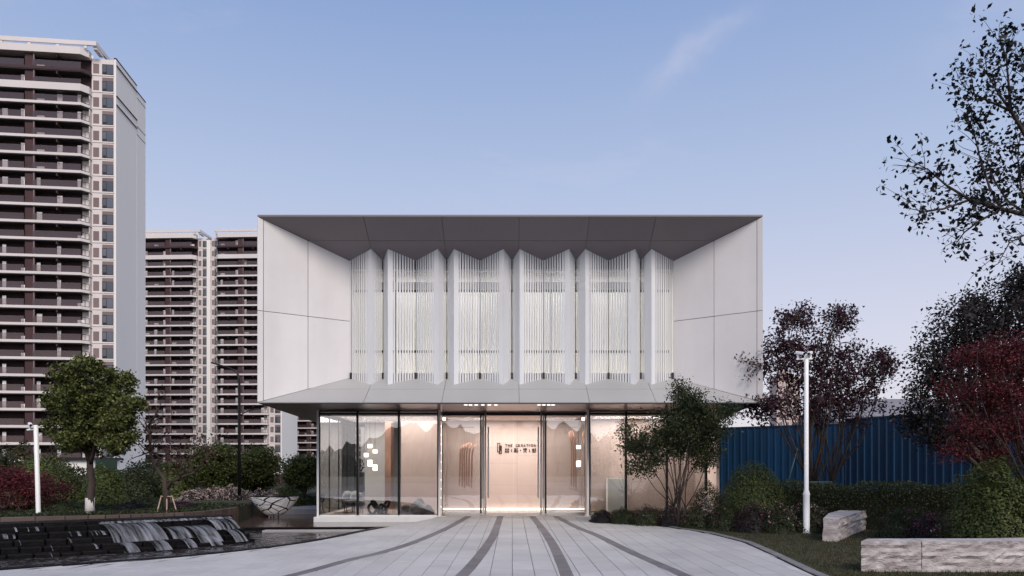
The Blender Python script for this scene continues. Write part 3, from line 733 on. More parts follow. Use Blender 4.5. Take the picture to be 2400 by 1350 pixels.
def letter(ch, px, py_base, h, wmax):
    cu = bpy.data.curves.new('letter', 'FONT'); cu.body = ch; cu.size = 1; cu.extrude = .0; cu.offset = .018
    o = bpy.data.objects.new('tmp', cu); C.objects.link(o)
    dg = bpy.context.evaluated_depsgraph_get(); dg.update()
    me = bpy.data.meshes.new_from_object(o.evaluated_get(dg)); bpy.data.objects.remove(o)
    v = np.array([q.co for q in me.vertices]); mn = v.min(0); mxv = v.max(0); s = h*sc/(mxv[1]-mn[1]); sxx = min(s*1.0, wmax*sc/(mxv[0]-mn[0]))
    mb = MB(); nv = len(v)
    fr = [(XP(px,YF)+(p[0]-(mn[0]+mxv[0])/2)*sxx, YF-.018, ZP(py_base,YF)+(p[1]-mn[1])*s) for p in v]
    mb.add(fr, [tuple(p.vertices) for p in me.polygons])
    bpy.data.meshes.remove(me)
    o = sg_(mb, 'letter'); sm = o.modifiers.new('solid', 'SOLIDIFY'); sm.thickness = .012; sm.offset = 0; return o
for ch, px in zip('THECREATION', (1186.2,1193,1199,1211,1217,1223.6,1229.5,1236,1240.8,1246.6,1253.8)):
    letter(ch, px, 1047.2, 6.2, 5.0)
def strokes(cx, lst):
    mb = MB()
    for (x0, x1, y0, y1) in lst: mb.box(XP(cx+x0,YF),XP(cx+x1,YF),YF-.02,YF-.004,ZP(y1,YF),ZP(y0,YF))
    sg_(mb, 'character')
strokes(1188.3, [(-4.6,-.8,1051,1055),(.8,4.6,1051,1055),(-4.6,-.8,1056.6,1060.8),(.8,4.6,1056.6,1060.8)])
strokes(1209.4, [(-4.6,.4,1050.6,1052),(-4,-.2,1053,1054.4),(-4.6,.6,1055.4,1056.8),(-2.8,-1.4,1052,1060.8),(-4.6,-3.4,1057.4,1060.4),(-.4,.6,1057.4,1060),(1.4,2.6,1051,1060.8),(2.6,4.8,1050.6,1052),(2.6,4.8,1054.6,1056),(3.6,4.6,1056,1060.8)])
strokes(1230.6, [(-4.4,4.4,1050.8,1052.2),(-3.2,3.2,1053,1054.2),(-4.4,-3.2,1052.2,1055),(3.2,4.4,1052.2,1055),(-2.8,-1.6,1055,1059),(1.6,2.8,1055,1059),(-1.6,1.6,1056.4,1057.4),(-4,-2,1059.4,1060.8),(2,4,1059.4,1060.8)])
strokes(1251.6, [(-4.6,.6,1052,1053.4),(-4.6,.9,1055,1056.4),(-2.6,-1.4,1050.4,1056.4),(-3.8,.4,1057.2,1058.2),(-3.8,-2.8,1057.2,1060.6),(-.5,.5,1057.2,1060.6),(-3.8,.4,1059.6,1060.8),(1.6,2.7,1051,1060.8),(2.7,4.6,1051,1052.3),(3.6,4.8,1052,1055),(2.7,4.6,1055.2,1056.4),(3.7,4.9,1056.4,1059.6)])
for px, sy in ((1199,1056),(1220,1055.6),(1241,1056)):
    mb = MB(); w = .8 if px != 1220 else 1.2; mb.box(XP(px-w,YF),XP(px+w,YF),YF-.02,YF-.004,ZP(sy+(3.4 if px != 1220 else 1.4),YF),ZP(sy-(3.4 if px != 1220 else 1.4),YF)); sg_(mb, 'dot_mark')
# ---- things in the rooms
M['shade'] = emit('pendant_glow', (1,.88,.70), 4.5)
def pendant(px, tops, Y, label, grp='pendant lamps behind the glass'):
    z0 = ZC-.09; t = thing('pendant_lamp', label, 'lamp', (XP(px,Y),Y,ZP(tops[-1][1],Y)), 0, grp); o = -Vector(t.location)
    MB().tube([(XP(px,Y),Y,ZP(tops[0][0],Y)),(XP(px,Y),Y,z0)], .006, 6).build('cord', M['black_metal'], t, False, o)
    for (a, b, lit) in tops:
        zc0, zc1 = ZP(b,Y), ZP(a,Y)
        MB().lathe([(.075,zc0),(.08,zc0+.01),(.08,zc1-.01),(.07,zc1)], 16, (XP(px,Y),Y)).build('shade', M['shade'] if lit else M['white_metal'], t, True, o)
pendant(764.5, [(1042,1050,1),(1062,1070,0),(1078,1092,1)], 26.0, 'tall pendant of three shades nearest the left glass corner')
pendant(867, [(1041,1050,1),(1078,1093,1)], 25.6, 'pendant with two lit shades left of the middle pane centre')
pendant(858, [(1062,1071,1)], 26.2, 'pendant with one small shade turned between the others')
pendant(879, [(1054,1062,1),(1089,1103,1)], 25.8, 'lowest hanging pendant of the group in the middle left pane')
pendant(1356, [(1044,1052,1),(1080,1094,1)], 26.0, 'pendant with two shades right of the doors', 'pendant lamps behind the glass')
def tube_art(px0, n, step, Y, z0p, z1p, label, bend):
    t = thing('tube_sculpture', label, 'sculpture', (XP(px0+step*n/2,Y),Y,ZP(z0p,Y))); o = -Vector(t.location)
    for i in range(n):
        x = XP(px0+i*step,Y); pts = []
        for k in range(9):
            f = k/8; z = lerp(ZP(z0p+(i%3)*3,Y), ZP(z1p+abs(i-n/2)*2.5,Y), f)
            xx = x + bend*(max(0,f-.72)/.28)**2*.10 + .012*math.sin(f*3+i)
            pts.append((xx, Y-.03+.05*math.sin(f*2.6), z))
        MB().tube(pts, .030, 10).build('tube', M['bronze'], t, True, o)
        MB().tube([pts[-1],(pts[-1][0],pts[-1][1],ZP(1002,Y))], .004, 5).build('hanging_wire', M['black_metal'], t, False, o)
    MB().box(XP(px0-2,Y),XP(px0+n*step,Y),Y-.02,Y+.02,ZP(1002,Y),ZP(1000.5,Y)).build('hanging_bar', M['black_metal'], t, False, o)
tube_art(1077, 6, 5.7, 26.9, 1138, 1036, 'hanging bundle of bronze tubes seen through the left side light', 1)
tube_art(1339, 3, 5.2, 26.9, 1138, 1008, 'hanging bundle of three bronze tubes seen through the right side light', -1)
# grey rock, black sculpture on a low table, chairs, in the left room
def rocky(name, loc, dims, seed, m, parent, n=14):
    r = random.Random(seed); vs = []; fs = []; rows = 7
    for i in range(rows+1):
        ph = math.pi/2*i/rows
        for k in range(n):
            a = 2*math.pi*k/n; q = 1+r.uniform(-.16,.16)
            vs.append((loc[0]+dims[0]*math.cos(ph)*math.cos(a)*q, loc[1]+dims[1]*math.cos(ph)*math.sin(a)*q, loc[2]+dims[2]*math.sin(ph)*(1+r.uniform(-.1,.1))))
    for i in range(rows):
        for k in range(n): fs.append((i*n+k, i*n+(k+1)%n, (i+1)*n+(k+1)%n, (i+1)*n+k))
    return MB().add(vs, fs).build(name, m, parent)
M['rock'] = mat('rock', (.20,.20,.185), .9, 0, .4, 4, .8, 12)
M['pale_rock'] = mat('pale_rock', (.42,.42,.40), .9, 0, .3, 5, .6, 14)
ro = thing('scholar_rock', 'grey scholar rock group standing behind the third left pane', 'rock', (XP(980,24.4),24.4,GB-.04))
rocky('rock_peak', (-.05,.2,0), (.34,.22,.44), 1, M['pale_rock'], ro); rocky('rock_peak', (-.42,.25,0), (.25,.2,.32), 2, M['rock'], ro); rocky('rock_peak', (.30,.2,0), (.22,.2,.30), 3, M['rock'], ro); rocky('rock_peak', (.0,.45,0), (.22,.2,.52), 4, M['rock'], ro)
bs_ = thing('black_sculpture', 'knotted black metal sculpture on the floor behind the second left pane', 'sculpture', (XP(888,24.4),24.4,GB-.04))
rk = random.Random(4)
MB().box(-.35,.35,-.15,.2,0,.03).build('base', M['black_metal'], bs_, bevel=.01)
for i in range(5):
    c = (-.22+.11*i, .02*i, .20+.10*math.sin(i*2.0)); pts = []
    for k in range(17):
        a = 2*math.pi*k/16; pts.append((c[0]+.13*math.cos(a+i), c[1]+.05*math.sin(2*a), c[2]+.17*math.sin(a)))
    MB().tube(pts, .048, 8).build('loop', M['black_metal'], bs_, True)
for px, lab in ((819,'dark round backed chair nearest the left corner of the glass'),(838,'second round backed chair behind the first left mullion')):
    ch = thing('chair', lab, 'chair', (XP(px,25.6),25.6,GB-.04), .5, 'chairs in the left room')
    MB().lathe([(.22,.36),(.25,.38),(.25,.43),(.2,.44)], 18).build('seat', M['inner_grey'], ch, True)
    pts = [(.25*math.cos(a),.25*math.sin(a),.55) for a in np.linspace(.2,2.9,12)]
    mbk = MB(); vs = []
    for a in np.linspace(.1,3.04,14):
        hgt = .46+.30*math.sin(a); vs += [(.25*math.cos(a),.25*math.sin(a),.42),(.27*math.cos(a),.27*math.sin(a),hgt)]
    mbk.add(vs, [(2*i,2*i+2,2*i+3,2*i+1) for i in range(13)]); bo = mbk.build('backrest', M['inner_grey'], ch, True); sm = bo.modifiers.new('solid','SOLIDIFY'); sm.thickness = .03
    for a in (.8,2.3,3.9,5.4): MB().tube([(.17*math.cos(a),.17*math.sin(a),.37),(.21*math.cos(a),.21*math.sin(a),0)], .014, 6).build('leg', M['black_metal'], ch)
# ------------------------------------------------------------------ apartment towers
def tower(name, label, loc, theta, wings, bays, gable, kn, fh=3.03, zoff=-.5, seed=1, body=None, low_k=0):
    """wings: (u0, u1, chamfer_left, chamfer_right, columns[(c0,c1)])  bays: (u0,u1,[(w0,w1,kind)])  gable: (u0,u1,v0,v1) blank end block"""
    t = thing(name, label, 'building', loc, theta); r = random.Random(seed)
    FV = -1.7; H = fh*kn+zoff
    def ob(mb, nm, m, parent=t): return mb.build(nm, M[m], parent)
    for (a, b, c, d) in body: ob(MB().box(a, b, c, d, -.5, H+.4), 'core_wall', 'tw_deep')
    for (u0, u1, cl, cr_, cols) in wings:
        ch = 1.05
        poly = [(u0, FV+ch if cl else FV)] + ([(u0+ch, FV)] if cl else []) + ([(u1-ch, FV), (u1, FV+ch)] if cr_ else [(u1, FV)]) + [(u1, .3), (u0, .3)]
        def slab_mesh(h, m, g=0.0):
            mb = MB(); mb.prism([(x+g*(1 if x > (u0+u1)/2 else -1)*.0, y-g) for x, y in poly], 0, h); return mb.mesh('balcony_slab', M[m])
        s_norm, s_thick, s_dark = slab_mesh(.46,'tw_white'), slab_mesh(1.25,'tw_white',.12), slab_mesh(.5,'tw_plum')
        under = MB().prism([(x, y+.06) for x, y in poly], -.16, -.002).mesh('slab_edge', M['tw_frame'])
        # rails between columns
        edges = sorted([c for cc in cols for c in cc]); xs = [u0+(ch if cl else .05)] + edges + [u1-(ch if cr_ else .05)]
        rails = []
        for i in range(0, len(xs), 2):
            a, b = xs[i]+.1, xs[i+1]-.02
            if b-a > .3: rails.append((a, b, MB().box(a, b, FV+.06, FV+.09, .5, 1.62).mesh('rail_glass', M['tw_rail'])))
        chr_ = MB()
        chr_m = None
        if cr_:
            e0, e1 = Vector((u1-ch+.02, FV+.1, 0)), Vector((u1-.1, FV+ch, 0)); mb = MB()
            for f in (0,.5,1): p = e0.lerp(e1, f); mb.bar((p.x,p.y,.5),(p.x,p.y,1.62), .06)
            mb.bar((e0.x,e0.y,1.6),(e1.x,e1.y,1.6), .07); mb.bar((e0.x,e0.y,.56),(e1.x,e1.y,.56), .07)
            chr_m = mb.mesh('corner_rail', M['tw_frame'])
        chl_m = None
        if cl:
            e0, e1 = Vector((u0+ch-.02, FV+.1, 0)), Vector((u0+.1, FV+ch, 0)); mb = MB()
            for f in (0,.5,1): p = e0.lerp(e1, f); mb.bar((p.x,p.y,.5),(p.x,p.y,1.62), .06)
            mb.bar((e0.x,e0.y,1.6),(e1.x,e1.y,1.6), .07); chl_m = mb.mesh('corner_rail', M['tw_frame'])
        endw = MB().box(u1-.14, u1-.04, FV+ch+.05 if cr_ else FV+.1, .25, .46, fh-.16).mesh('end_wall', M['tw_white'])
        endl = MB().box(u0+.04, u0+.14, FV+ch+.05 if cl else FV+.1, .25, .46, fh-.16).mesh('end_wall', M['tw_white'])
        bm_at = [(xs[i]+xs[i+1])/2 for i in range(0, len(xs), 2)]
        beam = MB().box(-.12, .12, FV+.15, .25, fh-.62, fh-.162).mesh('ceiling_beam', M['tw_plum'])
        ob(MB().box(u1-1.6, u1-.15, .18, .30, -.5, fh*(kn-2)+zoff), 'pale_end_bay', 'tw_white')
        cz = [(MB().box(0, .9, .12, .2, .5, 2.2).mesh('glazed_door', M['tw_curtain'])), (MB().box(0, .62, .12, .2, .5, 2.3).mesh('glazed_door', M['tw_curtain'])), (MB().box(0, 1.3, .12, .2, .5, 1.25).mesh('glazed_door', M['tw_curtain']))]
        slots = []
        for (a, b, _) in rails:
            n = max(1, int((b-a)/2.4))
            slots += [a+.2+(b-a-1.2)*k/max(n-1, 1) for k in range(n)]
        for k in range(low_k, kn):
            z = fh*k+zoff
            topz = kn-k
            sm_ = s_thick if topz == 2 else (s_dark if topz == 1 else s_norm)
            zz = z-(.55 if topz == 2 else 0)
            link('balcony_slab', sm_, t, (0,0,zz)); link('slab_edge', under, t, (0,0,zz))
            for (_, _, rm) in rails: link('rail_glass', rm, t, (0,0,z))
            if chr_m and topz > 2: link('corner_rail', chr_m, t, (0,0,z))
            if chl_m and topz > 2: link('corner_rail', chl_m, t, (0,0,z))
            if topz > 2: link('end_wall', endw, t, (0,0,z)); link('end_wall', endl, t, (0,0,z))
            [link('ceiling_beam', beam, t, (bx_,0,z)) for bx_ in bm_at]
            for q, sx in enumerate(slots):
                if r.random() < (.66 if (k*7+q*3) % 5 else .25): link('glazed_door', cz[(q+(0 if k < kn-9 else 2)) % 3 if r.random() < .85 else 1], t, (sx, -.75, z))
        ob(MB().prism([(x, y-.25) for x, y in poly], H-.15, H+1.1), 'cornice', 'tw_white')
        # parapet frame over an open roof terrace
        pf = MB(); pf.box(u0-.2, u1+1.6, FV-.1, FV+.25, H+1.6, H+2.35); pf.box(u1+1.3, u1+1.6, FV+.25, 7.5, H+1.6, H+2.35); pf.box(u1+.9, u1+1.55, FV+.3, 1.2, H+1.1, H+1.6)
        n = max(3, int((u1-u0)/4.2))
        for i in range(n+1):
            x = lerp(u0, u1-.5, i/n); pf.box(x, x+.5, FV+.0, FV+.2, H+1.1, H+1.6)
        ob(pf, 'parapet_frame', 'tw_white')
        ob(MB().box(u0+.4,u1-.6,2.2,2.5,H+.5,H+1.9), 'roof_wall', 'tw_gable')
        for (c0, c1) in cols:
            ob(MB().box(c0, c1, FV+.35, .26, -.5, H), 'column_panel', 'tw_plum')
            ob(MB().box(c1+.12, c1+.34, FV+.2, FV+.42, -.5, H), 'down_pipe', 'tw_taupe')
    for (u0, u1, ws) in bays:
        ob(MB().box(u0, u1, .31, .9, -.5, H+.32), 'bay_wall', 'tw_white')
        for (w0, w1, kind) in ws:
            if kind == 'panel': me = MB().box(w0, w1, .27, .32, .75, 2.45).mesh('wall_panel', M['tw_taupe'])
            else:
                me = MB().box(w0, w1, .25, .33, .62, 2.45).mesh('window', M['tw_frame'])
                pane = MB(); wm = lerp(w0, w1, .40)
                pane.box(wm+.04, w1-.05, .232, .252, .70, 2.38); pane = pane.mesh('pane', M['tw_pane'])
                p2 = MB().box(w0+.10, wm-.05, .232, .252, 1.05, 2.3).mesh('pane', M['tw_pane'])
                sp = MB().box(w0, w1, .27, .32, -.62, .05).mesh('spandrel', M['tw_taupe'])
            for k in range(low_k, kn):
                z = fh*k+zoff
                o = link('wall_panel' if kind == 'panel' else 'window', me, t, (0,0,z))
                if kind != 'panel':
                    link('pane', pane, o); link('pane', p2, o); link('spandrel', sp, t, (0,0,z))
        for k in range(low_k, kn):
            z = fh*k+zoff
            if k == low_k: bl = MB().box(u0, u1, .22, .33, .12, .26).mesh('string_course', M['tw_white'])
            link('string_course', bl, t, (0,0,z+.2))
    for (u0, u1, v0, v1, dh) in gable:
        ob(MB().box(u0, u1, v0, v1, -.5, H+.3+dh), 'gable_wall', 'tw_gable')
        ob(MB().box(u0-.05, u1+.06, v0-.05, v1+.05, H+.3+dh, H+.52+dh), 'gable_coping', 'tw_plum')
        for zz in (H-.9+dh, H-6.4+dh, H-8.0+dh): ob(MB().box(u0+.5, u1+.03, v0+.02, v1-.02, zz, zz+.12), 'gable_groove', 'tw_plum')
    return t
th1 = math.atan(.112)
sc1 = 13.0
def u1(px): return (px-272)/sc1
tower('apartment_tower', 'tallest cream and plum apartment tower cut off at the left edge', ((272-1200)/1700*131.5,131.5,0), th1,
      [(-33, u1(217), 0, 1, [(u1(-72),u1(-58)),(u1(80),u1(97))])],
      [(u1(216), u1(268), [(u1(219.5),u1(232.5),'panel'),(u1(239.5),u1(264.5),'window')])],
      [(u1(268)-.0, 0, .0, 9.3, 0), (-1.5, .02, 9.35, 13.6, -1.1), (u1(268)-8, u1(268)-.05, 2.0, 9, -1.0)], 25, seed=3, body=[(-33, u1(217)-.1, .305, 13)])
sc2 = 7.70
def u2(px): return (px-463)/sc2
th2 = R(-2.5)
tower('twin_tower', 'plum and cream apartment block of two balcony wings behind the pavilion', (XP(463,221.5),221.5,0), th2,
      [(u2(230), u2(463.5), 0, 1, [(u2(391),u2(402))]), (u2(510), u2(633), 1, 1, [(u2(564),u2(575))])],
      [(u2(463), u2(486), [(u2(464.5),u2(471),'panel'),(u2(474.5),u2(485),'window')]), (u2(495.2), u2(510.5), [(u2(496.5),u2(501.5),'panel'),(u2(502.5),u2(509),'window')]),
       (u2(633), u2(662), [(u2(636),u2(644),'panel'),(u2(647),u2(660),'window')])],
      [(u2(486.1), u2(495.1), -.35, 8, -.6), (u2(662), u2(664), .0, 14, 0)], 24, fh=2.99, seed=9,
      body=[(u2(230), u2(463), .305, 14), (u2(463), u2(510), .95, 14), (u2(510), u2(633), .306, 14)])
tower('distant_tower', 'distant plum apartment block glimpsed beside the glass corner of the pavilion', (XP(690,300),300,0), R(-2.5),
      [(-2, 24, 0, 1, [(5.5,7)])], [(24, 28, [(24.5,25.7,'panel'),(26,27.6,'window')])], [(28, 29, .0, 13, 0)], 24, fh=2.99, seed=12,
      body=[(-2, 24, .305, 13)])
# pale low buildings beyond the garden and the fence
lb = thing('low_annex', 'small white annex with a dark flat roof behind the round tree', 'building', (XP(185,62),62,0))
MB().box(-2.0,1.3,0,4,-.5,ZP(1078,62)).build('wall', M['tw_gable'], lb); MB().box(-2.2,1.5,-.3,4.2,ZP(1078,62)+.003,ZP(1072,62)).build('roof', M['tw_frame'], lb)
MB().box(-1.2,-.4,-.05,.02,.4,1.5).build('window', M['tw_pane'], lb)
M['hoarding'] = mat('hoarding', (.012,.03,.02), .7, 0, .2, 1)
hb = thing('green_hoarding', 'dark green hoarding board standing behind the round tree', 'hoarding', (XP(247,58),58,0))
MB().box(-.8,.9,0,.08,0,ZP(1077,58)).build('board', M['hoarding'], hb)
for x in (-.7,.75): MB().box(x,x+.08,.08,.16,-.3,ZP(1078,58)).build('post', M['tw_frame'], hb)
pg = thing('grey_roofed_house', 'pale house with a grey pitched roof beyond the blue fence', 'building', (XP(2040,48),48,0))
MB().box(-2.2,9,0,6,-.5,4.6).build('wall', M['tw_white'], pg)
MB().add([(-2.6,-.4,4.6),(9.4,-.4,4.6),(9.4,3,6.4),(-2.6,3,6.4),(9.4,6.4,4.6),(-2.6,6.4,4.6)], [(0,1,2,3),(3,2,4,5),(0,3,5),(1,4,2)]).build('roof', mat('slate',(.22,.21,.23),.7), pg)
for x in (-1.2,1.4,4.0): MB().box(x,x+1.1,-.04,.02,2.6,3.8).build('window', M['tw_pane'], pg)
pt = thing('pale_pink_tower', 'far pale pink tower block showing through the purple tree', 'building', (XP(1845,420),420,0))
M['pinkwall'] = mat('pinkwall', (.62,.48,.44), .9, 0, .05, .05)
MB().box(-6,7,0,12,-.5,ZP(880,420)).build('wall', M['pinkwall'], pt); MB().box(-3,3,2,9,ZP(880,420),ZP(868,420)).build('lift_house', M['pinkwall'], pt)
for k in range(14):
    for x in (-4.6,-.8,3.2): MB().box(x,x+1.8,-.06,.02,8+k*3,9.6+k*3).build('window', M['tw_pane'], pt)
# ------------------------------------------------------------------ plants
M['leaf_camphor'] = leafmat('leaf_camphor', [(.028,.038,.010),(.070,.088,.022),(.13,.15,.040),(.20,.21,.07)])
M['leaf_dark'] = leafmat('leaf_dark', [(.015,.021,.009),(.034,.046,.018),(.075,.088,.034)])
M['leaf_mid'] = leafmat('leaf_mid', [(.030,.042,.012),(.066,.086,.024),(.13,.15,.046)])
M['leaf_light'] = leafmat('leaf_light', [(.06,.08,.02),(.13,.165,.045),(.21,.24,.08)])
M['leaf_red'] = leafmat('leaf_red', [(.036,.007,.010),(.095,.016,.022),(.19,.036,.040)])
M['leaf_purple'] = leafmat('leaf_purple', [(.020,.014,.015),(.052,.024,.032),(.115,.038,.060)])
M['leaf_plumgreen'] = leafmat('leaf_plumgreen', [(.011,.012,.011),(.026,.023,.021),(.055,.040,.042)])
M['leaf_brown'] = leafmat('leaf_brown', [(.03,.014,.010),(.07,.032,.022),(.11,.06,.035)])
M['leaf_black'] = leafmat('leaf_black', [(.006,.007,.008),(.012,.014,.014),(.02,.022,.02)])
M['leaf_olive'] = leafmat('leaf_olive', [(.035,.034,.014),(.08,.072,.030),(.13,.105,.05)])
M['petal_pink'] = leafmat('petal_pink', [(.16,.025,.07),(.26,.05,.13),(.36,.12,.20)])
M['petal_pale'] = leafmat('petal_pale', [(.30,.21,.19),(.46,.36,.33),(.62,.54,.50)])
M['petal_mixed'] = leafmat('petal_mixed', [(.35,.05,.14),(.5,.2,.25),(.6,.45,.40),(.62,.55,.48)])
def quads(name, ctr, size, m, seed, up=.35, aspect=.55, parent=None, loc=None):
    g = np.random.default_rng(seed); n = len(ctr); ctr = np.asarray(ctr, float)
    nz_ = g.normal(size=(n,3)); nz_[:,2] += up*2; nz_ /= np.linalg.norm(nz_, axis=1)[:,None]
    a = g.normal(size=(n,3)); a -= nz_*(a*nz_).sum(1)[:,None]; a /= np.linalg.norm(a, axis=1)[:,None]+1e-9
    b = np.cross(nz_, a); s = (size*g.uniform(.65,1.35,n))[:,None]
    v = np.empty((n,4,3)); v[:,0] = ctr-a*s*.5; v[:,1] = ctr+b*s*aspect*.5+nz_*s*.08; v[:,2] = ctr+a*s*.5; v[:,3] = ctr-b*s*aspect*.5+nz_*s*.08
    me = bpy.data.meshes.new(name); me.vertices.add(n*4); me.vertices.foreach_set('co', v.reshape(-1))
    me.loops.add(n*4); me.loops.foreach_set('vertex_index', np.arange(n*4, dtype=np.int32))
    me.polygons.add(n); me.polygons.foreach_set('loop_start', np.arange(0,n*4,4, dtype=np.int32)); me.polygons.foreach_set('loop_total', np.full(n,4,dtype=np.int32))
    me.update(calc_edges=True); me.materials.append(m)
    return link(name, me, parent, loc)
def limb(mb, a, b, r0, r1, rnd, bow=.12, n=7, sides=6):
    a = Vector(a); b = Vector(b); d = b-a; L = d.length; side = Vector((rnd.uniform(-1,1),rnd.uniform(-1,1),rnd.uniform(-.2,.9)))*L*bow
    pts = []
    for i in range(n):
        f = i/(n-1); p = a.lerp(b, f)+side*(4*f*(1-f))*.5 + Vector((rnd.uniform(-1,1),rnd.uniform(-1,1),rnd.uniform(-1,1)))*L*.012*(0 if i in (0,n-1) else 1)
        pts.append(p)
    mb.tube(pts, [lerp(r0,r1,i/(n-1)) for i in range(n)], sides, True); return pts
def tree(name, label, base, fork, lobes, nclump, per, leaf, mname, bark='bark', r0=.1, seed=1, clump=.22, group=None, stems=1, up=.35, aspect=.55, inner=.35, wash=0, cat='tree', lean=(0,0), limbs=None, extra=None, twig=.0):
    """lobes: (cx,cy,cz,rx,ry,rz,weight) ellipsoids in world space; clumps of leaves are spread through them and limbs reach the clumps"""
    rnd = random.Random(seed); g = np.random.default_rng(seed)
    t = thing(name, label, cat, base, 0, group); B = Vector(base); o = -B
    tw = sum(l[6] for l in lobes); cl = []
    for l in lobes:
        k = max(1, int(nclump*l[6]/tw))
        for _ in range(k):
            d = g.normal(size=3); d /= np.linalg.norm(d); rr = (inner + (1-inner)*g.random()**.55)*(1+.10*g.normal())
            cl.append((l[0]+d[0]*l[3]*rr, l[1]+d[1]*l[4]*rr, l[2]+d[2]*l[5]*rr))
    cl = np.array(cl)
    mb = MB(); starts = []
    for sidx in range(stems):
        off = Vector((rnd.uniform(-1,1)*.05*(stems>1), rnd.uniform(-1,1)*.05*(stems>1), 0))
        if stems == 1: tipp = B+Vector((lean[0],lean[1],fork))
        else:
            a = 2*math.pi*sidx/stems+rnd.uniform(-.4,.4); tipp = B+Vector((math.cos(a)*fork*.30+lean[0], math.sin(a)*fork*.25+lean[1], fork*rnd.uniform(.85,1.1)))
        pts = limb(mb, B+off-Vector((0,0,.05)), tipp, r0*(1 if stems == 1 else .62), r0*(.72 if stems == 1 else .42), rnd, .05, 9, 10 if stems == 1 else 7)
        starts.append((pts, r0*(.5 if stems == 1 else .24)))
    nl = limbs or min(26, len(cl)); idx = g.choice(len(cl), nl, replace=False); lp = []
    for i in idx:
        tgt = Vector(cl[i]); pts, rr = min(starts, key=lambda s: (s[0][-1]-tgt).length+rnd.uniform(0,.3))
        st = pts[rnd.choice([-1,-1,-2,-3])]; lp.append((limb(mb, st, tgt, rr, r0*.07+.003, rnd, .18, 7, 5), rr))
    # twigs from the limbs to the remaining clumps
    ends = [(p, rr) for (pl_, rr) in lp for p in pl_[2:]]
    if ends:
        E = np.array([tuple(p) for p, _ in ends])
        for i in range(len(cl)):
            if i in idx: continue
            if rnd.random() < .75:
                j = int(np.argmin(((E-cl[i])**2).sum(1))); limb(mb, ends[j][0], cl[i], r0*.10+.003, .003, rnd, .15, 4, 4)
    tr = mb.build('trunk', M[bark], t, True, o)
    if wash:
        MB().tube([B-Vector((0,0,.05)), B+Vector((lean[0]*.2,lean[1]*.2,wash))], [r0*1.2,r0*1.1], 12).build('lime_wash', M['lime_wash'], t, True, o)
    n = len(cl); ctr = np.repeat(cl, per, 0) + g.normal(size=(n*per,3))*clump*np.array([1,1,.75])
    if extra is not None: ctr = np.vstack([ctr, extra])
    cr_ = quads('crown', ctr, leaf, M[mname], seed+5, up, aspect, t, o); cr_['kind'] = 'stuff'
    return t
def bush(name, label, c, dims, n, leaf, mname, seed, group=None, flowers=None, cat='bush', z0=0.0, noise=.10, aspect=.6, up=.4):
    """c: centre on the ground, dims (rx,ry,h): a mounded shell of leaves on woody stems"""
    g = np.random.default_rng(seed); rnd = random.Random(seed); t = thing(name, label, cat, (c[0],c[1],z0), 0, group)
    d = g.normal(size=(n,3)); d[:,2] = np.abs(d[:,2])*1.0; d /= np.linalg.norm(d,axis=1)[:,None]
    lump = 1+noise*np.sin(d[:,0]*7+seed)*np.cos(d[:,1]*6+seed*2)+noise*.7*np.sin(d[:,2]*11+d[:,0]*9+seed)
    rr = (1-np.abs(g.normal(size=n))*.16)*lump
    p = d*rr[:,None]*np.array(dims)
    low = g.random(n) < .25; p[low,2] *= g.random(low.sum())
    o = quads('foliage', p, leaf, M[mname], seed, up, aspect, t); o['kind'] = 'stuff'
    mb = MB()
    for k in range(7):
        a = rnd.uniform(0,6.28); limb(mb, (rnd.uniform(-.08,.08),rnd.uniform(-.08,.08),-.03), (dims[0]*.6*math.cos(a),dims[1]*.6*math.sin(a),dims[2]*rnd.uniform(.5,.8)), .018, .005, rnd, .1, 5, 5)
    mb.build('stems', M['bark'], t)
    if flowers:
        nf, mf, sf = flowers
        i = g.choice(np.where(p[:,2] > dims[2]*.25)[0], nf); q = p[i]*1.03
        # blossoms gather in small heads
        q = np.repeat(q, 3, 0)+g.normal(size=(nf*3,3))*sf*.6
        f = quads('blossoms', q, sf, M[mf], seed+3, .3, .8, t); f['kind'] = 'stuff'
    return t
def E(px, py, Y, rxp, rzp, ry, w=1):      # an ellipsoid lobe given where it stands in the photograph and its own depth
    c = P(px, py, Y); s = Y/F; return (c.x, c.y, c.z, rxp*s, ry, rzp*s, w)
GZ = .36
# round camphor tree on the left
Yt = 19.4
def camphor_lobes():
    r_ = random.Random(44); L_ = [E(215,955,Yt,70,70,.8,2.2)]
    for (a, b, w_) in ((118,912,16),(150,880,30),(215,862,30),(190,900,36),(255,885,32),(300,905,30),(318,955,28),(312,1010,28),(275,1040,30),(225,1045,28),(170,1040,30),(140,1005,32),(128,955,32),(232,930,40),(180,960,42),(265,965,42),(222,1000,40),(285,985,30),(165,920,34),(240,1020,30),(140,1045,20),(300,1050,20)):
        a = 214+(a-214)*.86; b = 957+(b-957)*.93
        L_.append(E(a+r_.uniform(-9,9), b+r_.uniform(-9,9), Yt+r_.uniform(-.75,.55), w_, w_*.85, w_*Yt/F*1.1, (w_/30)**2))
    return L_
tree('camphor_tree', 'dense round crowned green tree with a lime washed trunk in the garden', (XP(211,Yt),Yt,GZ), 1.75,
     camphor_lobes(),
     600, 58, .085, 'leaf_camphor', r0=.105, seed=11, clump=.08, inner=.55, wash=.42, aspect=.6)
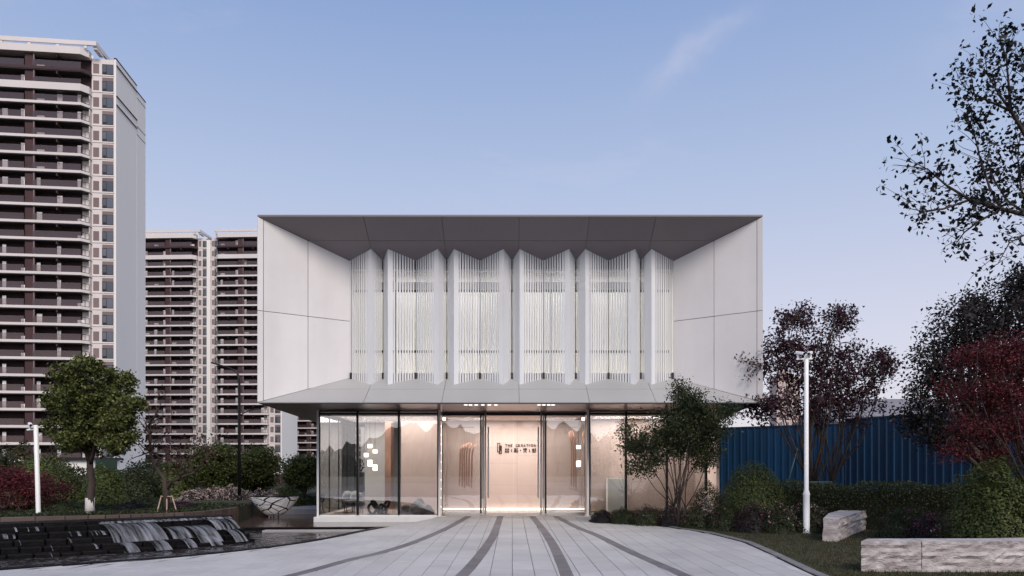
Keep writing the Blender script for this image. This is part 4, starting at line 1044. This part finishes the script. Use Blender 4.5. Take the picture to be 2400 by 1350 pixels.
# bare, staked tree with a few brown leaves
Yt = 20.2
tb = thing('staked_tree', 'nearly bare forked tree with brown leaves held by wooden stakes', 'tree', (XP(391,Yt),Yt,GZ)); o = -Vector(tb.location)
rnd = random.Random(6); mb = MB()
def pt(a, b, d=0): return P(a, b, Yt+d)
main = [pt(391,1205),pt(389,1150),pt(384,1120),pt(362,1092),pt(352,1060),pt(352,1020),pt(345,1000)]
mb.tube(main, [.10,.085,.06,.05,.04,.03,.012], 8)
r2 = [pt(389,1150),pt(400,1130),pt(425,1118),pt(455,1108),pt(478,1085),pt(490,1060)]; mb.tube(r2, [.07,.05,.042,.035,.022,.01], 7)
tips = []
for src in (main[3:], r2[2:]):
    for p in src:
        for k in range(5):
            q = p+Vector((rnd.uniform(-.55,.65),rnd.uniform(-.5,.5),rnd.uniform(.1,.8))); limb(mb, p, q, .018, .004, rnd, .2, 5, 5); tips.append(q)
for a, b in ((300,1080),(330,1042),(322,1030),(360,1000),(395,1062),(380,1020),(412,1090),(440,1075)):
    q = pt(a,b,rnd.uniform(-.3,.3)); limb(mb, main[4], q, .022, .005, rnd, .2, 6, 5); tips.append(q)
mb.build('trunk', M['bark'], tb, True, o)
gg = np.random.default_rng(2); T = np.array([tuple(q) for q in tips])
cc = np.repeat(T, 16, 0)+gg.normal(size=(len(T)*16,3))*.13
quads('crown', cc, .085, M['leaf_brown'], 4, .2, .6, tb, o)['kind'] = 'stuff'
sk_ = thing('tree_stakes', 'tripod of pale wooden stakes around the bare forked tree', 'stakes', (XP(391,Yt),Yt,GZ)); o = -Vector(sk_.location)
for a, b, d in ((378,366,-.25),(391,391,-.35),(403,417,-.2),(391,396,.3)):
    MB().tube([P(a,1162,Yt),P(b,1209,Yt+d)], .017, 7).build('stake', M['stake'], sk_, False, o)
MB().bar(P(377,1163.5,Yt-.05), P(405,1163.5,Yt-.05), .025).build('cross_bar', M['stake'], sk_, False, o)
# three street trees further back
for (px, py, top_, bot_, rx, Y, lab, sd_, ww, mm) in ((503,1092,1035,1150,60,29,'dark round tree with whitish trunk left of the black street lamp',21,1,'leaf_mid'),
                                              (598,1100,1042,1158,48,31,'dark round tree right of the black street lamp',22,0,'leaf_mid'),
                                              (712,1105,1060,1152,36,32,'small round tree beside the glass corner of the pavilion',23,0,'leaf_mid')):
    s = Y/F; cz = ZP((top_+bot_)/2,Y); rz = (bot_-top_)/2*s
    tree('street_tree', lab, (XP(px+6,Y),Y,0.02), max(.5, ZP(bot_,Y)-.1), [(XP(px,Y),Y,cz,rx*s*.95,.9,rz*.9,2.4),(XP(px+rx*.4,Y),Y,cz+rz*.1,rx*s*.6,.7,rz*.8,1),(XP(px-rx*.45,Y),Y,cz-.1,rx*s*.55,.7,rz*.75,1)],
         230, 62, .10, mm, bark='pale_bark' if ww else 'bark', r0=.10, seed=sd_, clump=.15, group='round street trees behind the pools', wash=.6 if ww else 0, lean=(-.25,0) if ww else (-.1,0))
# shrubs and small trees of the left garden
def B2(name, label, px, py_top, Y, rxp, ry, n, leaf, mname, seed, z0=GZ, **k):
    h = max(.15, ZP(py_top,Y)-z0); return bush(name, label, (XP(px,Y),Y), (rxp*Y/F,ry,h), n, leaf, mname, seed, z0=z0, **k)
tree('red_maple', 'small dark red maple in the garden at the left edge', (XP(44,20.6),20.6,GZ), .42, [E(30,1150,20.6,75,42,.9,2),E(100,1150,20.6,48,34,.7,1),E(20,1120,20.6,50,22,.6,1)],
     190, 60, .06, 'leaf_red', r0=.05, seed=31, clump=.14, stems=3, bark='pale_bark')
B2('garden_shrub', 'light green spreading shrub behind the red maple at left', 90, 1072, 25, 95, 1.0, 9000, .085, 'leaf_light', 41)
B2('garden_shrub', 'mid green shrub between the red maple and the round tree', 150, 1098, 23.5, 62, .8, 6500, .075, 'leaf_mid', 42)
B2('garden_shrub', 'rounded olive green shrub just right of the round tree trunk', 250, 1092, 23.5, 52, .9, 8000, .075, 'leaf_light', 43)
B2('garden_shrub', 'dark leafy shrub left of the bare staked tree', 325, 1088, 27, 48, .9, 5000, .085, 'leaf_dark', 44)
B2('garden_shrub', 'tall dark green shrub behind the bare staked tree', 400, 1080, 29, 62, .9, 7000, .09, 'leaf_mid', 45)
B2('garden_shrub', 'broad brownish shrub against the tower at the far left', 45, 1036, 31, 62, 1.0, 6500, .10, 'leaf_olive', 46)
B2('garden_shrub', 'dark evergreen shrub at the far left edge', 5, 1055, 28, 50, 1.0, 5000, .10, 'leaf_dark', 47)
B2('garden_shrub', 'small olive shrub peeping over behind the white camera pole', 120, 1052, 33, 40, .8, 4200, .10, 'leaf_olive', 48)
B2('low_shrub', 'low dark purple shrub between the round tree and the stakes', 307, 1178, 21.2, 36, .5, 4200, .05, 'leaf_plumgreen', 49)
B2('low_shrub', 'low plum coloured shrub just right of the tree stakes', 425, 1176, 22.6, 34, .5, 3600, .05, 'leaf_purple', 50)
B2('low_shrub', 'low dark green mound under the red maple', 130, 1172, 20.8, 62, .5, 5000, .05, 'leaf_dark', 51)
B2('low_shrub', 'low dark green mound at the foot of the round tree', 190, 1178, 22.5, 55, .5, 4200, .05, 'leaf_dark', 52)
B2('low_shrub', 'low shrub with brown tips left of the tree stakes', 350, 1165, 24, 40, .6, 3600, .06, 'leaf_dark', 53)
for i, (px, tp, rx, lab) in enumerate(((455,1150,42,'pale pink flowering bush nearest the bare staked tree'),(545,1138,48,'pale pink flowering bush behind the black street lamp'),(620,1150,40,'pale pink flowering bush behind the bowl sculpture'),(500,1144,36,'pale pink flowering bush around the whitish trunk'))):
    B2('flowering_bush', lab, px, tp, 27.5+.3*i, rx, .8, 3600, .06, 'leaf_plumgreen', 60+i, z0=.02, flowers=(620,'petal_pale',.055), group='pale pink flowering bushes')
B2('garden_shrub', 'soft green shrub right behind the bowl sculpture', 672, 1140, 30, 48, .9, 6500, .07, 'leaf_mid', 65, z0=.02)
B2('garden_shrub', 'small green shrub at the foot of the glass corner tree', 722, 1160, 30.5, 30, .7, 2500, .07, 'leaf_dark', 66, z0=.02)
# hedge line in front of the towers
hg = thing('far_hedge', 'dark clipped hedge running along the street in front of the towers', 'hedge', (-24,46,0))
g0 = np.random.default_rng(77); n = 26000; q = np.stack([g0.uniform(-26,14.5,n), g0.uniform(-.6,.6,n), g0.uniform(0,1,n)**.6*(1.75)], 1); q[:,2] *= 1+.18*np.sin(q[:,0]*.9)+.1*np.sin(q[:,0]*2.3)
quads('foliage', q, .15, M['leaf_dark'], 78, .4, .6, hg)['kind'] = 'stuff'
MB().box(-26,14.5,-.35,.35,-.3,1.1).build('inner_twigs', M['bark'], hg)
# ---- right side
Yt = 19.3
tree('young_maple', 'small green maple in front of the right glass bay', (XP(1592,Yt),Yt,.0), .62,
     [E(1590,1010,Yt,62,60,.8,2.0),E(1620,950,Yt,40,38,.6,.8),E(1592,925,Yt,14,26,.25,.25),E(1660,1000,Yt,50,42,.7,1.0),E(1530,1040,Yt,58,44,.7,.9),E(1480,1040,Yt,34,26,.4,.28),E(1510,1090,Yt,46,22,.5,.35),E(1650,1060,Yt,46,40,.7,.8),E(1470,1010,Yt,18,12,.2,.1),E(1700,960,Yt,30,16,.3,.2)],
     480, 60, .062, 'leaf_dark', r0=.065, seed=81, clump=.13, stems=3, inner=.15, limbs=18)
Yt = 21.5
tree('purple_tree', 'open vase shaped tree with purplish leaves behind the white lamp pole', (XP(1917,Yt),Yt,.0), 1.25,
     [E(1870,740,Yt,44,34,.5,.7),E(1968,752,Yt,42,36,.5,.7),E(1830,830,Yt,66,66,.9,1.5),E(1930,850,Yt,75,80,1.0,1.9),E(2025,870,Yt,66,62,.9,1.4),E(1860,940,Yt,100,66,1.1,1.6),E(1980,950,Yt,88,60,1.1,1.5),E(1765,860,Yt,34,34,.5,.4),E(1775,955,Yt,44,30,.5,.5),E(2070,850,Yt,26,36,.4,.4)],
     560, 29, .098, 'leaf_purple', r0=.10, seed=83, clump=.13, stems=6, inner=.1, limbs=46)
st = thing('tree_prop', 'green plastic prop frame around the trunk of the purple tree', 'tree support', (XP(1920,Yt-.3),Yt-.3,0)); o = -Vector(st.location)
for (a, b, c, d, e, f) in ((1926,1131,-.3,1926,1172,-.3),(1944,1131,-.1,1946,1172,-.2),(1890,1131,-.1,1888,1172,-.2),(1905,1131,.3,1900,1172,.3)):
    MB().tube([P(a,b,Yt+c),P(d,e,Yt+f)], .045, 8).build('post', M['stake_green'], st, True, o)
MB().tube([P(1880,1132,Yt-.3),P(1950,1131,Yt-.3)], .045, 8).build('cross_bar', M['stake_green'], st, True, o)
MB().tube([P(1846,1132,Yt-.2),P(1870,1050,Yt)], .02, 7).build('prop_pole', M['stake_green'], st, True, o)
Yt = 18.0
tree('dark_broadleaf_tree', 'large dark broadleaf tree at the right edge behind the red maple', (XP(2330,Yt),Yt,.0), 1.5,
     [E(2345,720,Yt,85,78,1.2,1.8),E(2260,780,Yt,85,80,1.2,2.0),E(2190,880,Yt,72,72,1.0,1.6),E(2330,860,Yt,120,110,1.4,2.4),E(2170,980,Yt,58,58,.9,1.0),E(2420,800,Yt,70,130,1.2,1.2),E(2230,1020,Yt,70,36,.8,.8),E(2400,660,Yt,40,40,.6,.5)],
     560, 40, .09, 'leaf_plumgreen', r0=.16, seed=85, clump=.15, inner=.12, limbs=30)
Yt = 14.2
tree('crimson_maple', 'crimson maple with layered branches at the right edge', (XP(2440,Yt),Yt,.0), 1.0,
     [E(2310,840,Yt,72,44,.7,1.3),E(2390,830,Yt,70,50,.8,1.2),E(2260,920,Yt,48,30,.6,.6),E(2350,930,Yt,85,48,.9,1.5),E(2290,1000,Yt,66,30,.7,.8),E(2380,1010,Yt,72,40,.8,1.1),E(2240,1055,Yt,38,18,.4,.35),E(2330,1070,Yt,48,18,.5,.4),E(2440,930,Yt,60,110,.8,1.0)],
     330, 64, .052, 'leaf_red', r0=.09, seed=87, clump=.12, stems=3, inner=.1, limbs=34)
# tree whose bough reaches into the picture from the right
Yt = 11.0
tv = thing('overhanging_tree', 'sparse dark bough reaching in against the sky at upper right', 'tree', (8.7,Yt+.3,0)); o = -Vector(tv.location)
rnd = random.Random(14); mb = MB(); tips = []
def q_(a, b, d=0): return P(a+38*(1-max(0,a-2080)/450), b, Yt+d)
mb.tube([Vector((8.7,Yt+.3,-.05)),Vector((8.65,Yt+.3,2.2)),q_(2530,660,.3),q_(2480,420,.2),q_(2462,260,.2),q_(2445,190,.2)], [.15,.13,.10,.07,.04,.02], 9)
boughs = [[q_(2530,660,.3),q_(2470,540,.1),q_(2400,505,0),q_(2330,490,-.1),q_(2250,468,-.15),q_(2190,435,-.2),q_(2140,395,-.2),q_(2095,408,-.3)],
          [q_(2330,490,-.1),q_(2300,440,0),q_(2275,370,.1),q_(2260,310,.15),q_(2240,280,.2)],
          [q_(2400,505,0),q_(2345,470,.1),q_(2310,420,.2),q_(2285,360,.3)],
          [q_(2480,420,.2),q_(2400,330,.1),q_(2355,260,0),q_(2320,215,-.1),q_(2285,160,-.1)],
          [q_(2355,260,0),q_(2348,190,.1),q_(2342,130,.1),q_(2330,110,.1)],
          [q_(2355,260,0),q_(2300,238,.2),q_(2260,220,.2),q_(2235,205,.2)],
          [q_(2250,468,-.15),q_(2180,490,-.3),q_(2130,495,-.3),q_(2090,488,-.3)],
          [q_(2330,490,-.1),q_(2270,520,-.2),q_(2235,545,-.2),q_(2205,582,-.2)],
          [q_(2400,505,0),q_(2380,440,.2),q_(2372,370,.3),q_(2380,300,.3)],
          [q_(2462,260,.2),q_(2420,220,.1),q_(2395,170,0),q_(2385,140,0)],
          [q_(2470,540,.1),q_(2400,545,0),q_(2350,570,-.1),q_(2320,620,-.1)],
          [q_(2480,420,.2),q_(2430,400,.2),q_(2390,420,.3),q_(2340,430,.3)]]
for bi, bq in enumerate(boughs):
    n = len(bq); mb.tube(bq, [lerp(.045 if bi in (0,3) else .022,.004,i/(n-1)) for i in range(n)], 6)
    for i in range(1, n):
        for k in range(6 if i > 1 else 3):
            f = rnd.random(); p = bq[i-1].lerp(bq[i], f); d = (bq[i]-bq[i-1]).normalized()
            qq = p+d*rnd.uniform(.05,.35)+Vector((rnd.uniform(-.3,.3),rnd.uniform(-.3,.3),rnd.uniform(-.18,.34)))
            limb(mb, p, qq, .006, .002, rnd, .2, 5, 4); tips += [qq, p.lerp(qq,.6)]
mb.build('trunk', M['bark'], tv, True, o)
gg = np.random.default_rng(5); T = np.array([tuple(p) for p in tips]); k = gg.integers(1,13,len(T)); cc = np.repeat(T, k, 0); cc = cc+gg.normal(size=cc.shape)*.07
quads('crown', cc, .08, M['leaf_black'], 6, .2, .62, tv, o)['kind'] = 'stuff'
# clipped and flowering shrubs
B2('globe_bush', 'big clipped globe bush in front of the blue fence', 1765, 1080, 19.0, 90, .95, 19000, .05, 'leaf_mid', 91, z0=.0, noise=.03)
B2('globe_bush', 'smaller clipped bush between the young maple and the globe bush', 1660, 1125, 19.8, 46, .6, 6000, .045, 'leaf_dark', 92, z0=.0, noise=.05)
B2('globe_bush', 'low dark red bush at the foot of the globe bush', 1800, 1155, 18.6, 48, .5, 5000, .04, 'leaf_purple', 93, z0=.0, noise=.06)
B2('big_bush', 'large leafy green bush behind the stone benches at the right edge', 2330, 1072, 13.6, 108, .85, 17000, .055, 'leaf_mid', 94, z0=.0, noise=.08)
B2('big_bush', 'dark bush filling the corner under the crimson maple', 2440, 1090, 14.8, 110, .9, 9000, .06, 'leaf_dark', 95, z0=.0)
hd = thing('clipped_hedge', 'long dark clipped hedge below the blue fence', 'hedge', (XP(2030,18.6),18.6,0)); rng2 = np.random.default_rng(96)
n = 30000; q = np.stack([rng2.uniform(-2.2,3.6,n), rng2.uniform(-.45,.45,n), rng2.uniform(0,1,n)**.5], 1)
q[:,2] *= 1.20+.05*np.sin(q[:,0]*3)+.04*np.sin(q[:,0]*7.1+1); q[:,1] -= q[:,0]*.28
quads('foliage', q, .045, M['leaf_dark'], 97, .4, .6, hd)['kind'] = 'stuff'
MB().add([(-2.1,.45,-.02),(3.5,-1.1,-.02),(3.5,-.75,-.02),(-2.1,.8,-.02),(-2.1,.45,1.0),(3.5,-1.1,1.0),(3.5,-.75,1.0),(-2.1,.8,1.0)], [(0,1,5,4),(1,2,6,5),(2,3,7,6),(3,0,4,7),(4,5,6,7)]).build('inner_twigs', mat('hedge_core', (.012,.015,.008), .95, 0, .4, 8, .8, 30), hd)
az_ = [(1412,1196,21.2,26,'first low azalea beside the glass bay, at the tip of the border',1),(1462,1190,20.8,36,'low azalea with pink blooms second from the tip of the border',1),(1520,1184,20.2,40,'low azalea with magenta blooms below the young maple',2),(1580,1182,19.8,40,'low azalea at the foot of the young maple stems',1),
       (1640,1178,19.0,42,'low azalea with magenta blooms in front of the smaller clipped bush',2),(1700,1178,18.4,42,'low azalea with few blooms left in front of the globe bush',1),(1762,1180,17.9,44,'low azalea with magenta blooms right in front of the globe bush',2),(1826,1178,17.7,44,'low azalea with mixed blooms just left of the white lamp pole',3),
       (1900,1172,17.9,46,'low azalea with pale blooms directly behind the white lamp pole',3),(1965,1166,19.4,44,'low azalea with pale blooms right of the white lamp pole',3),(2048,1170,19.6,44,'low azalea above the end of the short stone bench',1),(2110,1190,16.2,46,'low azalea between the short bench and the big bush',1),(2180,1200,15.4,44,'low azalea with pale blooms left of the big bush',2),(2240,1205,14.2,40,'low azalea with reddish blooms at the foot of the big bush',3)]
for i, (px, tp, Y, rx, lab, fl) in enumerate(az_):
    B2('azalea', lab, px, tp, Y, rx*1.15, .55, 5200, .038, 'leaf_dark' if i % 3 else 'leaf_plumgreen', 110+i, z0=.0, group='azaleas of the lawn border', flowers=((32,90,100)[fl-1], ('petal_pink','petal_pink','petal_mixed')[fl-1], .035))
B2('flowering_bush', 'small cream flowering bush left of the globe bush', 1655, 1162, 18.9, 20, .3, 1300, .04, 'leaf_dark', 130, z0=.0, flowers=(240,'petal_pale',.04))
# grass on the lawn
g1 = np.random.default_rng(150); n = 60000
gx = g1.uniform(2.7,11,n); gy = 10+12.5*g1.random(n)**1.5
keep = gx > np.interp(gy, [p[1] for p in XR], [p[0] for p in XR])+.18
gx, gy = gx[keep], gy[keep]; n = len(gx); hh = g1.uniform(.025,.06,n); w = .005
v = np.empty((n,3,3)); an = g1.uniform(0,6.28,n); v[:,0] = np.stack([gx-w*np.cos(an),gy-w*np.sin(an),np.full(n,.01)],1); v[:,1] = np.stack([gx+w*np.cos(an),gy+w*np.sin(an),np.full(n,.01)],1)
v[:,2] = np.stack([gx+g1.normal(size=n)*.02,gy+g1.normal(size=n)*.02,.012+hh],1)
me = bpy.data.meshes.new('grass'); me.vertices.add(n*3); me.vertices.foreach_set('co', v.reshape(-1)); me.loops.add(n*3); me.loops.foreach_set('vertex_index', np.arange(n*3,dtype=np.int32))
me.polygons.add(n); me.polygons.foreach_set('loop_start', np.arange(0,n*3,3,dtype=np.int32)); me.polygons.foreach_set('loop_total', np.full(n,3,dtype=np.int32)); me.update(calc_edges=True)
me.materials.append(leafmat('grass', [(.026,.030,.010),(.050,.054,.018),(.085,.072,.032)])); tag(link('grass', me), 'short dark grass covering the lawn beside the plaza', 'grass', kind='stuff')

# ------------------------------------------------------------------ fence, lamps, benches, sculpture
def fence_run(f, a, b, h, n):
    a = Vector(a); b = Vector(b); d = (b-a).normalized(); nn = Vector((d.y,-d.x,0)); L = (b-a).length; w = L/n
    for i in range(n):
        p = a+d*(w*i-.006)-nn*.004*(i%2); p2 = a+d*(w*(i+1)+.006)-nn*.004*(i%2); vs = []
        prof = [(0,0),(.12,0),(.16,.035),(.24,.035),(.28,0),(.62,0),(.66,.035),(.74,.035),(.78,0),(1,0)]
        mbf = MB()
        for f_, o_ in prof:
            c = p.lerp(p2, f_)+nn*o_; vs += [(c.x,c.y,.05),(c.x,c.y,h+.01*((i*7)%3))]
        mbf.add(vs, [(2*k,2*k+2,2*k+3,2*k+1) for k in range(len(prof)-1)])
        ob = mbf.build('sheet', M['blue_sheet'], f, False, -Vector(f.location)); sm = ob.modifiers.new('solid','SOLIDIFY'); sm.thickness = .004
        if i % 4 == 0: MB().box(p.x-.04,p.x+.04,p.y+.08,p.y+.16,-.1,h-.05).build('post', M['blue_rail'], f, False, -Vector(f.location))
    for z in (h-.1,): MB().bar(a+Vector((0,0,z+.12))+nn*.0, b+Vector((0,0,z+.12)), .06, .06).build('top_rail', M['blue_rail'], f, False, -Vector(f.location))
fe = thing('site_fence', 'tall blue corrugated metal fence behind the garden, left run', 'fence', (XP(1800,30),30,0), 0, None)
A0 = P(1655,1100,31); A0.z = 0; B0 = P(1985,1100,27.5); B0.z = 0
fence_run(fe, A0, B0, ZP(1006,31), 10)
fe2 = thing('site_fence', 'taller blue corrugated metal fence run behind the purple tree and maples', 'fence', (XP(2150,25),25,0))
A1 = P(1986,1100,26.4); A1.z = 0; B1 = P(2480,1100,20.5); B1.z = 0
fence_run(fe2, A1, B1, ZP(980,25.5), 12)
def camera_pole(label, px, py_b, py_t, Y, z0, collar):
    t = thing('camera_pole', label, 'lamp post', (XP(px,Y),Y,z0)); H = ZP(py_t,Y)-z0
    if collar: pr = [(.10,0),(.10,.02),(.075,.03),(.075,.92),(.085,.95),(.052,1.06),(.050,H-.02),(.03,H)]
    else: pr = [(.075,0),(.07,.35),(.058,.42),(.055,H-.02),(.03,H)]
    MB().lathe(pr, 20).build('pole', M['lamp_white'], t, True)
    MB().bar((-.24,0,H-.12),(.14 if collar else .02,0,H-.11), .035).build('arm', M['lamp_white'], t)
    for sx, an in (((-.20,.6),(.10,-.6)) if collar else ((-.16,.7),)):
        hx = sx; m_ = MB(); m_.bar((hx,0,H-.10),(hx,0,H-.02), .04); m_.build('bracket', M['lamp_white'], t)
        d = Vector((math.sin(an),-math.cos(an),-.25)).normalized(); c = Vector((hx,0,H+.03))
        hs = MB().bar(c-d*.06, c+d*.16, .085, .075).build('camera_housing', M['lamp_white'], t, bevel=.02)
        MB().tube([c+d*.161, c+d*.185], .03, 12).build('lens', M['black_metal'], hs)
    return t
camera_pole('tall white pole with cameras on the lawn before the purple tree', 1890, 1250, 830, 17.5, .0, True)
cp2 = camera_pole('white pole with cameras behind the cascade at left', 91, 1225, 996, 19.2, -.0, False); cp2.rotation_euler = (0, R(-1.6), 0)
sl = thing('street_lamp', 'black street lamp with a long curved arm before the towers', 'street lamp', (XP(561,27),27,0)); o = -Vector(sl.location)
q = [P(561,1196,27),P(561,1000,27),P(561,895,27),P(559,880,27),P(552,870,27),P(540,863,27),P(497,850,27)]; q[0].z = 0
MB().tube(q, [.07,.055,.045,.04,.035,.03,.024], 10).build('pole', M['black_metal'], sl, True, o)
MB().slab([P(494,848,26.9),P(520,856,26.9),P(520,856,27.15),P(494,848,27.15)], (0,0,1), .05).build('lamp_head', M['black_metal'], sl, False, o)
MB().tube([P(561,975,27),P(575,966,27),P(592,960,27),P(606,958,27)], .022, 8).build('side_arm', M['black_metal'], sl, True, o)
MB().lathe([(.09,0),(.09,.5),(.075,.55)], 12).build('base', M['black_metal'], sl, True)
# rough stone benches
def stone_bench(label, outline, h, seed, joints):
    """outline: list of (front point, back point) pairs along the bench in plan"""
    c = Vector((sum(f[0] for f, b in outline)/len(outline), sum(f[1] for f, b in outline)/len(outline), 0)); t = thing('stone_bench', label, 'bench', c, 0, 'rough granite benches on the lawn')
    r = random.Random(seed)
    for j in range(len(joints)-1):
        i0, i1 = joints[j], joints[j+1]; seg = outline[i0:i1+1]; nu = 14*(len(seg)-1); nz_ = 9; vs = []; fs = []
        def at(u):
            x = u*(len(seg)-1); k = min(int(x), len(seg)-2); f = x-k
            a = Vector((*seg[k][0],0)).lerp(Vector((*seg[k+1][0],0)), f); b = Vector((*seg[k][1],0)).lerp(Vector((*seg[k+1][1],0)), f); return a, b
        rows = []
        ledge = [r.uniform(-.02,.02) for _ in range(nz_+1)]
        for iu in range(nu+1):
            u = lerp(.004,.996,iu/nu); a, b = at(u); dv = (b-a).normalized(); ring = []
            for iz in range(nz_+1):
                z = h*iz/nz_; w = r.uniform(-.012,.014)+ledge[iz]*.8+.01*math.sin(iu*.7+iz*2.1)
                ring.append(a+dv*(w if iz < nz_ else .0)+Vector((0,0,z-.04 if iz == 0 else z+(r.uniform(-.006,.006) if iz < nz_ else 0))))
            ring.append(a.lerp(b,.5)+Vector((0,0,h+r.uniform(-.003,.004)))); ring.append(b+Vector((0,0,h)))
            for iz in range(3): ring.append(b+dv*r.uniform(-.015,.015)+Vector((0,0,h*(2-iz)/3-.02)))
            rows.append(ring)
        m_ = len(rows[0])
        for ring in rows: vs += ring
        for iu in range(nu):
            for k in range(m_-1): fs.append((iu*m_+k, (iu+1)*m_+k, (iu+1)*m_+k+1, iu*m_+k+1))
        fs += [tuple(range(m_)), tuple(nu*m_+k for k in range(m_))[::-1]]
        MB().add([v-c for v in vs], fs).build('stone', M['granite'], t)
    return t
def gp(px, py): Y = EYE*F/(py-HZ); return (XP(px,Y), Y)
f0, f1, f2, f3 = gp(2018,1342), gp(2160,1342.5), gp(2330,1343), gp(2480,1341)
stone_bench('long pale rough stone bench nearest the camera at lower right', [(f0,(f0[0]+.30,f0[1]+.42)),(f1,(f1[0]+.14,f1[1]+.46)),(f2,(f2[0]+.02,f2[1]+.48)),((f3[0],f3[1]+.05),(f3[0]-.05,f3[1]+.55))], .475, 3, [0,1,3])
a = gp(1929,1270); b = gp(1964,1271)
stone_bench('shorter curved rough stone bench pointing into the shrubs', [(b,a),((8.05,17.1),(7.6,17.4)),((9.4,19.0),(8.95,19.35))], .50, 5, [0,2])
# cracked bowl sculpture in the reflecting pool
bw = thing('bowl_sculpture', 'white cracked half bowl sculpture standing in the reflecting pool', 'sculpture', (XP(643,25.6),25.6,-.17)); bw.scale = (1.12,1.12,1.06)
RB, HB = .79, .66
def bowl(u, v, off=0):                    # u angle, v 0 bottom .. 1 rim
    rr = (.16+.63*v**.72)*1.0+off; return Vector((rr*math.cos(u), rr*math.sin(u)*.62, .06+HB*v**1.25))
def clip_poly(poly, n, d):
    out = []
    for i in range(len(poly)):
        a, b = poly[i], poly[(i+1)%len(poly)]; da, db = a[0]*n[0]+a[1]*n[1]-d, b[0]*n[0]+b[1]*n[1]-d
        if da <= 0: out.append(a)
        if da*db < 0: t_ = da/(da-db); out.append((a[0]+(b[0]-a[0])*t_, a[1]+(b[1]-a[1])*t_))
    return out
rb = random.Random(12); pts = [(rb.uniform(0,6.283), rb.uniform(0,1)) for _ in range(64)]
M['bowl_white'] = mat('bowl_white', (.88,.87,.87), .5, 0, .05, 3)
for i, p in enumerate(pts):
    poly = [(0,0),(6.283,0),(6.283,1),(0,1)]
    for j, q2 in enumerate(pts):
        if i == j or not poly: continue
        n_ = (q2[0]-p[0], (q2[1]-p[1])*4); d_ = ((q2[0]**2+q2[1]**2*4)-(p[0]**2+p[1]**2*4))/2
        n_ = (q2[0]-p[0], (q2[1]-p[1])*4); poly = clip_poly(poly, n_, d_)
    if len(poly) < 3: continue
    cx_ = sum(k[0] for k in poly)/len(poly); cy_ = sum(k[1] for k in poly)/len(poly)
    dense = []
    for k in range(len(poly)):
        a_, b_ = poly[k], poly[(k+1)%len(poly)]
        for f in (0,.5): dense.append((lerp(a_[0],b_[0],f), lerp(a_[1],b_[1],f)))
    pl2 = [(cx_+(k[0]-cx_)*.84, min(.985 - (.05*rb.random() if k[1] > .98 else 0), cy_+(k[1]-cy_)*.84)) for k in dense]
    n = len(pl2); vs = [bowl(u, v) for u, v in pl2]+[bowl(u, v, -.02) for u, v in pl2]+[bowl(cx_, cy_, .004)]
    MB().add(vs, [(k,(k+1)%n,2*n) for k in range(n)]+[(k,n+k,n+(k+1)%n,(k+1)%n) for k in range(n)]).build('shard', M['bowl_white'], bw)
vs = []; fs = []
for iv in range(9):
    for iu in range(32): vs.append(bowl(2*math.pi*iu/32, iv/8, -.03))
for iv in range(8):
    for iu in range(32): fs.append((iv*32+iu, iv*32+(iu+1)%32, (iv+1)*32+(iu+1)%32, (iv+1)*32+iu))
MB().add(vs, fs).build('inner_shell', M['black_metal'], bw, True)
for k in range(3):
    a_ = .6+2.1*k; MB().tube([(.12*math.cos(a_),.08*math.sin(a_),-.2),(.14*math.cos(a_),.09*math.sin(a_),.12)], .018, 7).build('foot', M['black_metal'], bw)

g2 = np.random.default_rng(300); n = 26000
gx = g2.uniform(-15,-8.6,n); gy = g2.uniform(17,24,n); wy = np.interp(gx, [-14.5,-11,-9.6,-8.7], [17.1,18.3,19.1,20.1]); k_ = gy > wy+.2; gx, gy = gx[k_], gy[k_]
hh = .36+.10*g2.random(len(gx))*(.6+.4*np.sin(gx*2.1)*np.cos(gy*1.7))
gc = quads('ground_cover', np.stack([gx,gy,hh],1), .06, M['leaf_dark'], 301, .5, .6)
tag(gc, 'low leafy ground cover spread over the garden bed', 'ground cover', kind='stuff')
